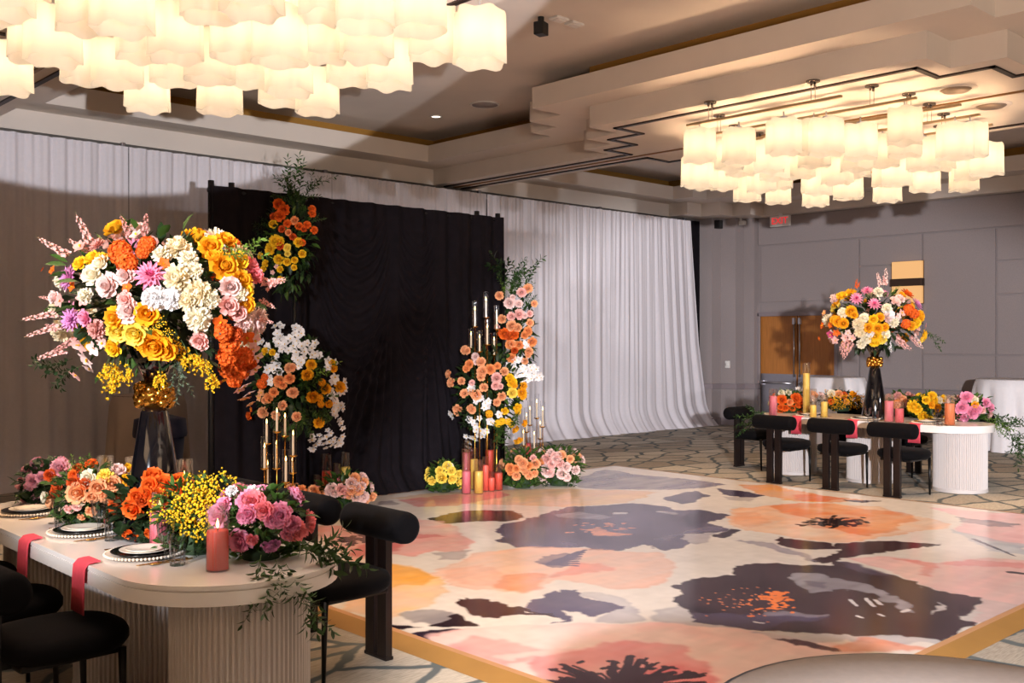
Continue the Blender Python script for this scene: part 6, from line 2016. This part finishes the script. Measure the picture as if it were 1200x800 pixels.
low('table_flowers', 'bright orange ranunculus centrepiece in front of the near black vase', 176, 640, TZ, 0.21, 0.17, 0.15,
    [('rose', 'orange', 235, 465, 20), ('rose', 'orange', 210, 530, 18), ('rose', 'orange', 310, 520, 22), ('rose', 'orange', 190, 590, 16), ('rose', 'orange', 125, 610, 18), ('rose', 'orange', 90, 695, 22), ('rose', 'orange', 275, 640, 20), ('rose', 'orange', 430, 510, 20), ('rose', 'orange', 475, 560, 22), ('rose', 'orange', 400, 500, 15), ('rose', 'orange', 265, 595, 15), ('rose', 'orange', 70, 880, 16), ('rose', 'orange', 90, 905, 13), ('rose', 'orange', 210, 870, 11), ('rose', 'rust', 160, 640, 13)],
    (300, 0.07, 0.04, 'dark'), [('sprig', 'dark', (200, 760), (170, 680), 1.2), ('sprig', 'dark', (160, 840), (120, 780), 1.2), ('sprig', 'dark', (200, 860), (150, 960), 1.5), ('sprig', 'dark', (330, 640), (350, 560), 1.2), ('sprig', 'mid', (240, 850), (290, 940), 1.2)], (140, 480), 6, [('rose', 'orange'), ('rose', 'rust')], 12, 0.075)
A = low('table_flowers', 'yellow button flower centrepiece with feathery greens in the middle of the near table', 232, 655, TZ, 0.22, 0.19, 0.15,
        [('buttons', 'yellow', x, y, w) for x, y, w in ((440, 640, 22), (480, 600, 26), (530, 580, 26), (590, 560, 26), (640, 545, 22), (560, 630, 28), (620, 600, 28), (690, 610, 24), (470, 690, 26), (540, 700, 30), (610, 680, 28), (680, 660, 24), (400, 690, 22), (330, 745, 20), (390, 740, 22), (450, 770, 26), (560, 770, 28), (640, 740, 24), (500, 830, 24), (560, 860, 26), (600, 800, 22))],
        (420, 0.07, 0.022, 'mid'), [('sprig', 'ruscus', (560, 900), (600, 1030), 1.2), ('sprig', 'ruscus', (600, 920), (660, 1080), 1.0), ('sprig', 'ruscus', (520, 900), (560, 1000), 1.2), ('sprig', 'bright', (560, 640), (530, 560), 1.4), ('sprig', 'bright', (620, 640), (620, 545), 1.4)], (140, 480), 6, [('buttons', 'yellow')], 10, 0.10)
A = low('table_flowers', 'pink peony centrepiece with greenery trailing off the rounded end of the near table', 306, 662, TZ, 0.23, 0.17, 0.18,
        [('peony', 'coral pink', 240, 178, 22), ('peony', 'pink', 190, 190, 20), ('peony', 'pink', 75, 195, 26), ('peony', 'pink', 95, 160, 20), ('mum', 'white', 125, 105, 14), ('mum', 'white', 200, 105, 14), ('peony', 'coral pink', 205, 145, 25), ('peony', 'pink', 185, 140, 22), ('peony', 'pink', 300, 195, 27), ('peony', 'pink', 275, 215, 18), ('peony', 'coral pink', 360, 255, 24), ('peony', 'pink', 345, 230, 20), ('peony', 'pink', 330, 265, 15), ('peony', 'pink', 170, 200, 18), ('peony', 'pink', 155, 290, 26), ('peony', 'coral pink', 200, 285, 14), ('peony', 'lilac', 265, 310, 17), ('peony', 'lilac', 285, 300, 12)],
        (420, 0.065, 0.03, 'mid'), [('sprig', 'mid', (130, 200), (110, 150), 1.5), ('sprig', 'bright', (230, 240), (260, 190), 1.5), ('sprig', 'mid', (200, 220), (150, 240), 1.5)], (230, 540), 3.077, [('peony', 'pink'), ('peony', 'coral pink')], 12, 0.085)
# trailing greens of that centrepiece: over the edge and across the top
def trail(A, pts, d0, col='vine', wd=1.15):
    for (a, b, o1, o2) in pts:
        A.rod('sprig', col, a, b, wd, o1 + 0.16, o2 + 0.16)


A.minz = None
trail(A, [((306, 650), (300, 700), .16, .27), ((300, 690), (297, 735), .25, .28), ((322, 655), (345, 690), .15, .20), ((335, 660), (362, 712), .12, .2), ((345, 690), (368, 726), .18, .2), ((355, 700), (382, 745), .18, .2), ((350, 640), (396, 652), .04, .0), ((345, 632), (402, 662), .04, -.02), ((360, 640), (420, 668), .02, -.05), ((352, 650), (408, 640), .02, -.05), ((318, 668), (312, 720), .22, .28), ((330, 665), (328, 700), .2, .24), ((375, 645), (428, 672), -.02, -.06)], 0)

# far table
z = (860, 400)
low('table_flowers', 'orange rose centrepiece with white sprigs at the left end of the far table', 925, 484, TZ, 0.27, 0.15, 0.16,
    [('rose', 'orange', 375, 455, 10), ('rose', 'orange', 490, 442, 11), ('rose', 'apricot', 440, 475, 7), ('rose', 'orange', 512, 492, 8), ('rose', 'orange', 402, 520, 7), ('rose', 'orange', 460, 520, 7), ('rose', 'orange', 530, 545, 8), ('rose', 'orange', 362, 552, 7), ('rose', 'orange', 365, 515, 6), ('rose', 'apricot', 555, 460, 7), ('rose', 'orange', 555, 525, 6), ('mum', 'ivory', 375, 400, 8), ('mum', 'ivory', 430, 395, 7), ('mum', 'white', 510, 370, 8), ('rose', 'rust', 560, 415, 7), ('rose', 'peach', 630, 410, 9), ('rose', 'blush', 690, 420, 9), ('rose', 'blush', 615, 440, 8)],
    (300, 0.09, 0.04, 'mid'), [('sprig', 'ruscus', (260, 540), (30, 640), 0.8), ('sprig', 'ruscus', (240, 560), (70, 740), 0.7), ('sprig', 'ruscus', (250, 570), (10, 680), 0.7), ('sprig', 'ruscus', (230, 560), (120, 680), 0.8), ('sprig', 'bright', (440, 430), (420, 360), 1), ('sprig', 'bright', (380, 430), (360, 370), 1), ('sprig', 'grey', (500, 430), (530, 350), 1)], z, 6.667, [('rose', 'orange'), ('mum', 'ivory')], 12, 0.08)
low('table_flowers', 'dense hedge of small golden blooms and dark leaves left of the far black vase', 985, 482, TZ, 0.32, 0.15, 0.15,
    [('buttons', 'gold', x, y, 11) for x, y in ((760, 450), (800, 440), (850, 450), (900, 440), (950, 430), (990, 450), (780, 490), (830, 500), (880, 490), (930, 490), (980, 500), (800, 540), (860, 550), (920, 550), (970, 550))] + [('rose', 'rust', 860, 420, 7), ('rose', 'peach', 820, 410, 8), ('rose', 'gold', 930, 410, 7), ('rose', 'ivory', 760, 405, 8), ('rose', 'apricot', 880, 470, 6), ('rose', 'orange', 760, 470, 6)],
    (420, 0.075, 0.035, 'dark'), [('sprig', 'mid', (800, 440), (780, 400), 1), ('sprig', 'mid', (960, 440), (990, 410), 1)], z, 6.667, [('buttons', 'gold'), ('rose', 'rust')], 12, 0.09)
z = (1020, 420)
low('table_flowers', 'dusty orange hydrangea centrepiece right of the far black vase', 1054, 487, TZ, 0.18, 0.16, 0.14,
    [('mum', 'dusty pink', 215, 290, 10), ('mum', 'peach', 245, 320, 12), ('mum', 'dusty pink', 305, 285, 9), ('mum', 'peach', 230, 345, 10), ('mum', 'dusty pink', 345, 300, 8), ('spray', 'apricot', 200, 355, 10), ('mum', 'dusty pink', 270, 350, 9)],
    (240, 0.08, 0.04, 'mid'), [('sprig', 'mid', (190, 360), (150, 300), 1.1), ('sprig', 'mid', (290, 380), (350, 330), 1.1)], z, 6.667, [('mum', 'peach'), ('mum', 'dusty pink')], 8, 0.09)
low('table_flowers', 'yellow dahlia centrepiece left of the orange candle on the far table', 1088, 492, TZ, 0.24, 0.17, 0.15,
    [('mum', 'yellow', 335, 375, 14), ('mum', 'yellow', 365, 400, 12), ('rose', 'yellow', 485, 290, 9), ('rose', 'yellow', 435, 325, 8), ('rose', 'yellow', 500, 330, 8), ('rose', 'yellow', 410, 450, 10), ('rose', 'yellow', 485, 465, 9), ('rose', 'gold', 480, 360, 8), ('rose', 'gold', 525, 385, 9), ('rose', 'yellow', 575, 310, 8), ('mum', 'ivory', 540, 320, 9), ('rose', 'yellow', 650, 330, 10), ('mum', 'blush', 600, 340, 9), ('rose', 'gold', 570, 460, 7), ('rose', 'yellow', 670, 450, 7)],
    (320, 0.08, 0.035, 'mid'), [('sprig', 'bright', (440, 360), (410, 310), 1), ('sprig', 'mid', (420, 440), (390, 360), 1.1)], z, 6.667, [('rose', 'yellow'), ('mum', 'yellow')], 10, 0.08)
A = low('table_flowers', 'pink peony centrepiece with greenery trailing off the right end of the far table', 1138, 494, TZ, 0.27, 0.17, 0.17,
        [('peony', 'pink', 720, 385, 14), ('peony', 'pink', 805, 425, 14), ('peony', 'pink', 755, 300, 12), ('peony', 'pink', 770, 290, 9), ('mum', 'ivory', 815, 320, 9), ('peony', 'pink', 910, 345, 10), ('peony', 'coral pink', 715, 485, 11), ('peony', 'pink', 735, 480, 9), ('peony', 'pink', 945, 385, 9), ('peony', 'shell pink', 930, 445, 10), ('peony', 'pink', 835, 400, 10), ('peony', 'shell pink', 880, 405, 7), ('rose', 'gold', 820, 360, 7)],
        (320, 0.085, 0.04, 'mid'), [('sprig', 'bright', (850, 400), (870, 340), 1.1), ('sprig', 'bright', (880, 420), (940, 400), 1.1)], z, 6.667, [('peony', 'pink'), ('peony', 'shell pink')], 10, 0.09)
A.minz = None
zz = lambda x, y: (1020 + x / 6.667, 420 + y / 6.667)
for a, b in (((955, 440), (1090, 500)), ((960, 460), (1070, 545)), ((952, 470), (1120, 530)), ((970, 450), (1140, 470)), ((870, 480), (1010, 470)), ((900, 490), (1080, 520)), ((930, 500), (1100, 560)), ((1000, 500), (1150, 480)), ((1020, 520), (1190, 540)), ((1040, 540), (1140, 640)), ((1080, 560), (1160, 700)), ((1120, 560), (1190, 760)), ((1060, 500), (1210, 500)), ((1100, 620), (1180, 820)), ((950, 510), (1040, 600)), ((1140, 560), (1230, 640)), ((1150, 640), (1195, 800))):
    A.rod('sprig', 'vine' if a[0] > 950 else 'bright', zz(*a), zz(*b), 0.9, 0.12, 0.12)

# flowers on the floor at the foot of the columns
z = (490, 480)
low('floor_flowers', 'low cluster of pale yellow roses on the floor left of the candles', 520, 576, FZ + 0.002, 0.20, 0.19, 0.16,
    [('rose', 'lemon', 95, 500, 9), ('rose', 'lemon', 165, 475, 12), ('rose', 'lemon', 150, 430, 9), ('rose', 'lemon', 205, 395, 10), ('rose', 'lemon', 235, 430, 9), ('rose', 'lemon', 240, 488, 10), ('rose', 'lemon', 290, 450, 8), ('rose', 'lemon', 290, 510, 8), ('rose', 'ivory', 225, 395, 7), ('rose', 'lemon', 300, 540, 6), ('rose', 'yellow', 180, 490, 7)],
    (300, 0.09, 0.04, 'mid'), (), z, 6, [('rose', 'lemon')], 10, 0.09)
low('floor_flowers', 'low bank of peach roses on the floor just right of the candles', 612, 571, FZ + 0.002, 0.26, 0.24, 0.20,
    [('rose', 'apricot', 645, 410, 10), ('rose', 'peach', 735, 375, 11), ('rose', 'peach', 735, 415, 8), ('rose', 'peach', 690, 465, 9), ('rose', 'peach', 780, 460, 9), ('rose', 'apricot', 780, 395, 8), ('rose', 'peach', 825, 380, 10), ('rose', 'peach', 820, 450, 8), ('rose', 'peach', 710, 350, 9), ('rose', 'apricot', 690, 415, 8), ('rose', 'peach', 755, 440, 7), ('rose', 'apricot', 650, 440, 7), ('rose', 'shell pink', 810, 340, 7)],
    (340, 0.10, 0.04, 'mid'), (), z, 6, [('rose', 'peach'), ('rose', 'apricot')], 12, 0.09)
low('floor_flowers', 'low bank of blush roses on the floor right of the peach roses', 655, 568, FZ + 0.002, 0.30, 0.25, 0.2,
    [('rose', 'blush', 910, 425, 14), ('rose', 'shell pink', 900, 345, 10), ('rose', 'shell pink', 940, 380, 9), ('rose', 'blush', 975, 350, 11), ('rose', 'blush', 985, 320, 8), ('rose', 'peach', 1010, 315, 9), ('rose', 'shell pink', 960, 330, 9), ('rose', 'blush', 1045, 405, 10), ('rose', 'peach', 1070, 345, 8), ('rose', 'shell pink', 1000, 380, 9), ('rose', 'blush', 1010, 450, 11), ('rose', 'blush', 1045, 475, 9), ('rose', 'blush', 1110, 425, 9), ('rose', 'blush', 880, 490, 9), ('rose', 'ivory', 885, 520, 7), ('rose', 'shell pink', 930, 450, 8), ('rose', 'blush', 930, 300, 8), ('rose', 'shell pink', 865, 400, 9)],
    (420, 0.10, 0.04, 'mid'), [('sprig', 'mid', (1040, 500), (1130, 480), 0.9), ('sprig', 'mid', (1050, 480), (1130, 400), 0.9), ('sprig', 'dark', (930, 520), (860, 550), 1), ('sprig', 'dark', (1040, 520), (1110, 540), 1)], z, 6, [('rose', 'blush'), ('rose', 'peach')], 12, 0.09)
z = (280, 460)
low('floor_flowers', 'low bank of peach and blush roses on the floor by the left floral column', 404, 596, FZ + 0.002, 0.28, 0.20, 0.18,
    [('rose', 'blush', 545, 565, 13), ('rose', 'blush', 530, 580, 11), ('rose', 'shell pink', 600, 570, 13), ('rose', 'shell pink', 620, 590, 11), ('rose', 'blush', 660, 530, 12), ('rose', 'peach', 680, 500, 11), ('rose', 'blush', 725, 490, 9), ('rose', 'peach', 735, 525, 9), ('rose', 'blush', 720, 545, 9), ('rose', 'peach', 700, 570, 11), ('rose', 'blush', 690, 610, 12), ('rose', 'blush', 730, 610, 12), ('rose', 'peach', 740, 630, 9), ('rose', 'peach', 785, 610, 9), ('rose', 'blush', 535, 650, 13), ('rose', 'shell pink', 540, 700, 10), ('rose', 'peach', 660, 570, 10), ('rose', 'blush', 690, 550, 9), ('rose', 'blush', 560, 590, 9), ('rose', 'peach', 650, 600, 9)],
    (260, 0.10, 0.045, 'mid'), (), z, 5, [('rose', 'peach'), ('rose', 'blush')], 12, 0.09)
low('floor_flowers', 'few peach roses on the floor under the left glass tube candelabra', 350, 600, FZ + 0.002, 0.26, 0.14, 0.14,
    [('rose', 'peach', 300, 560, 11), ('rose', 'apricot', 365, 570, 11), ('rose', 'peach', 435, 572, 11), ('rose', 'peach', 455, 590, 8), ('rose', 'apricot', 330, 590, 9), ('rose', 'peach', 400, 590, 9)],
    (180, 0.09, 0.04, 'dark'), (), z, 5, [('rose', 'peach')], 8, 0.08)
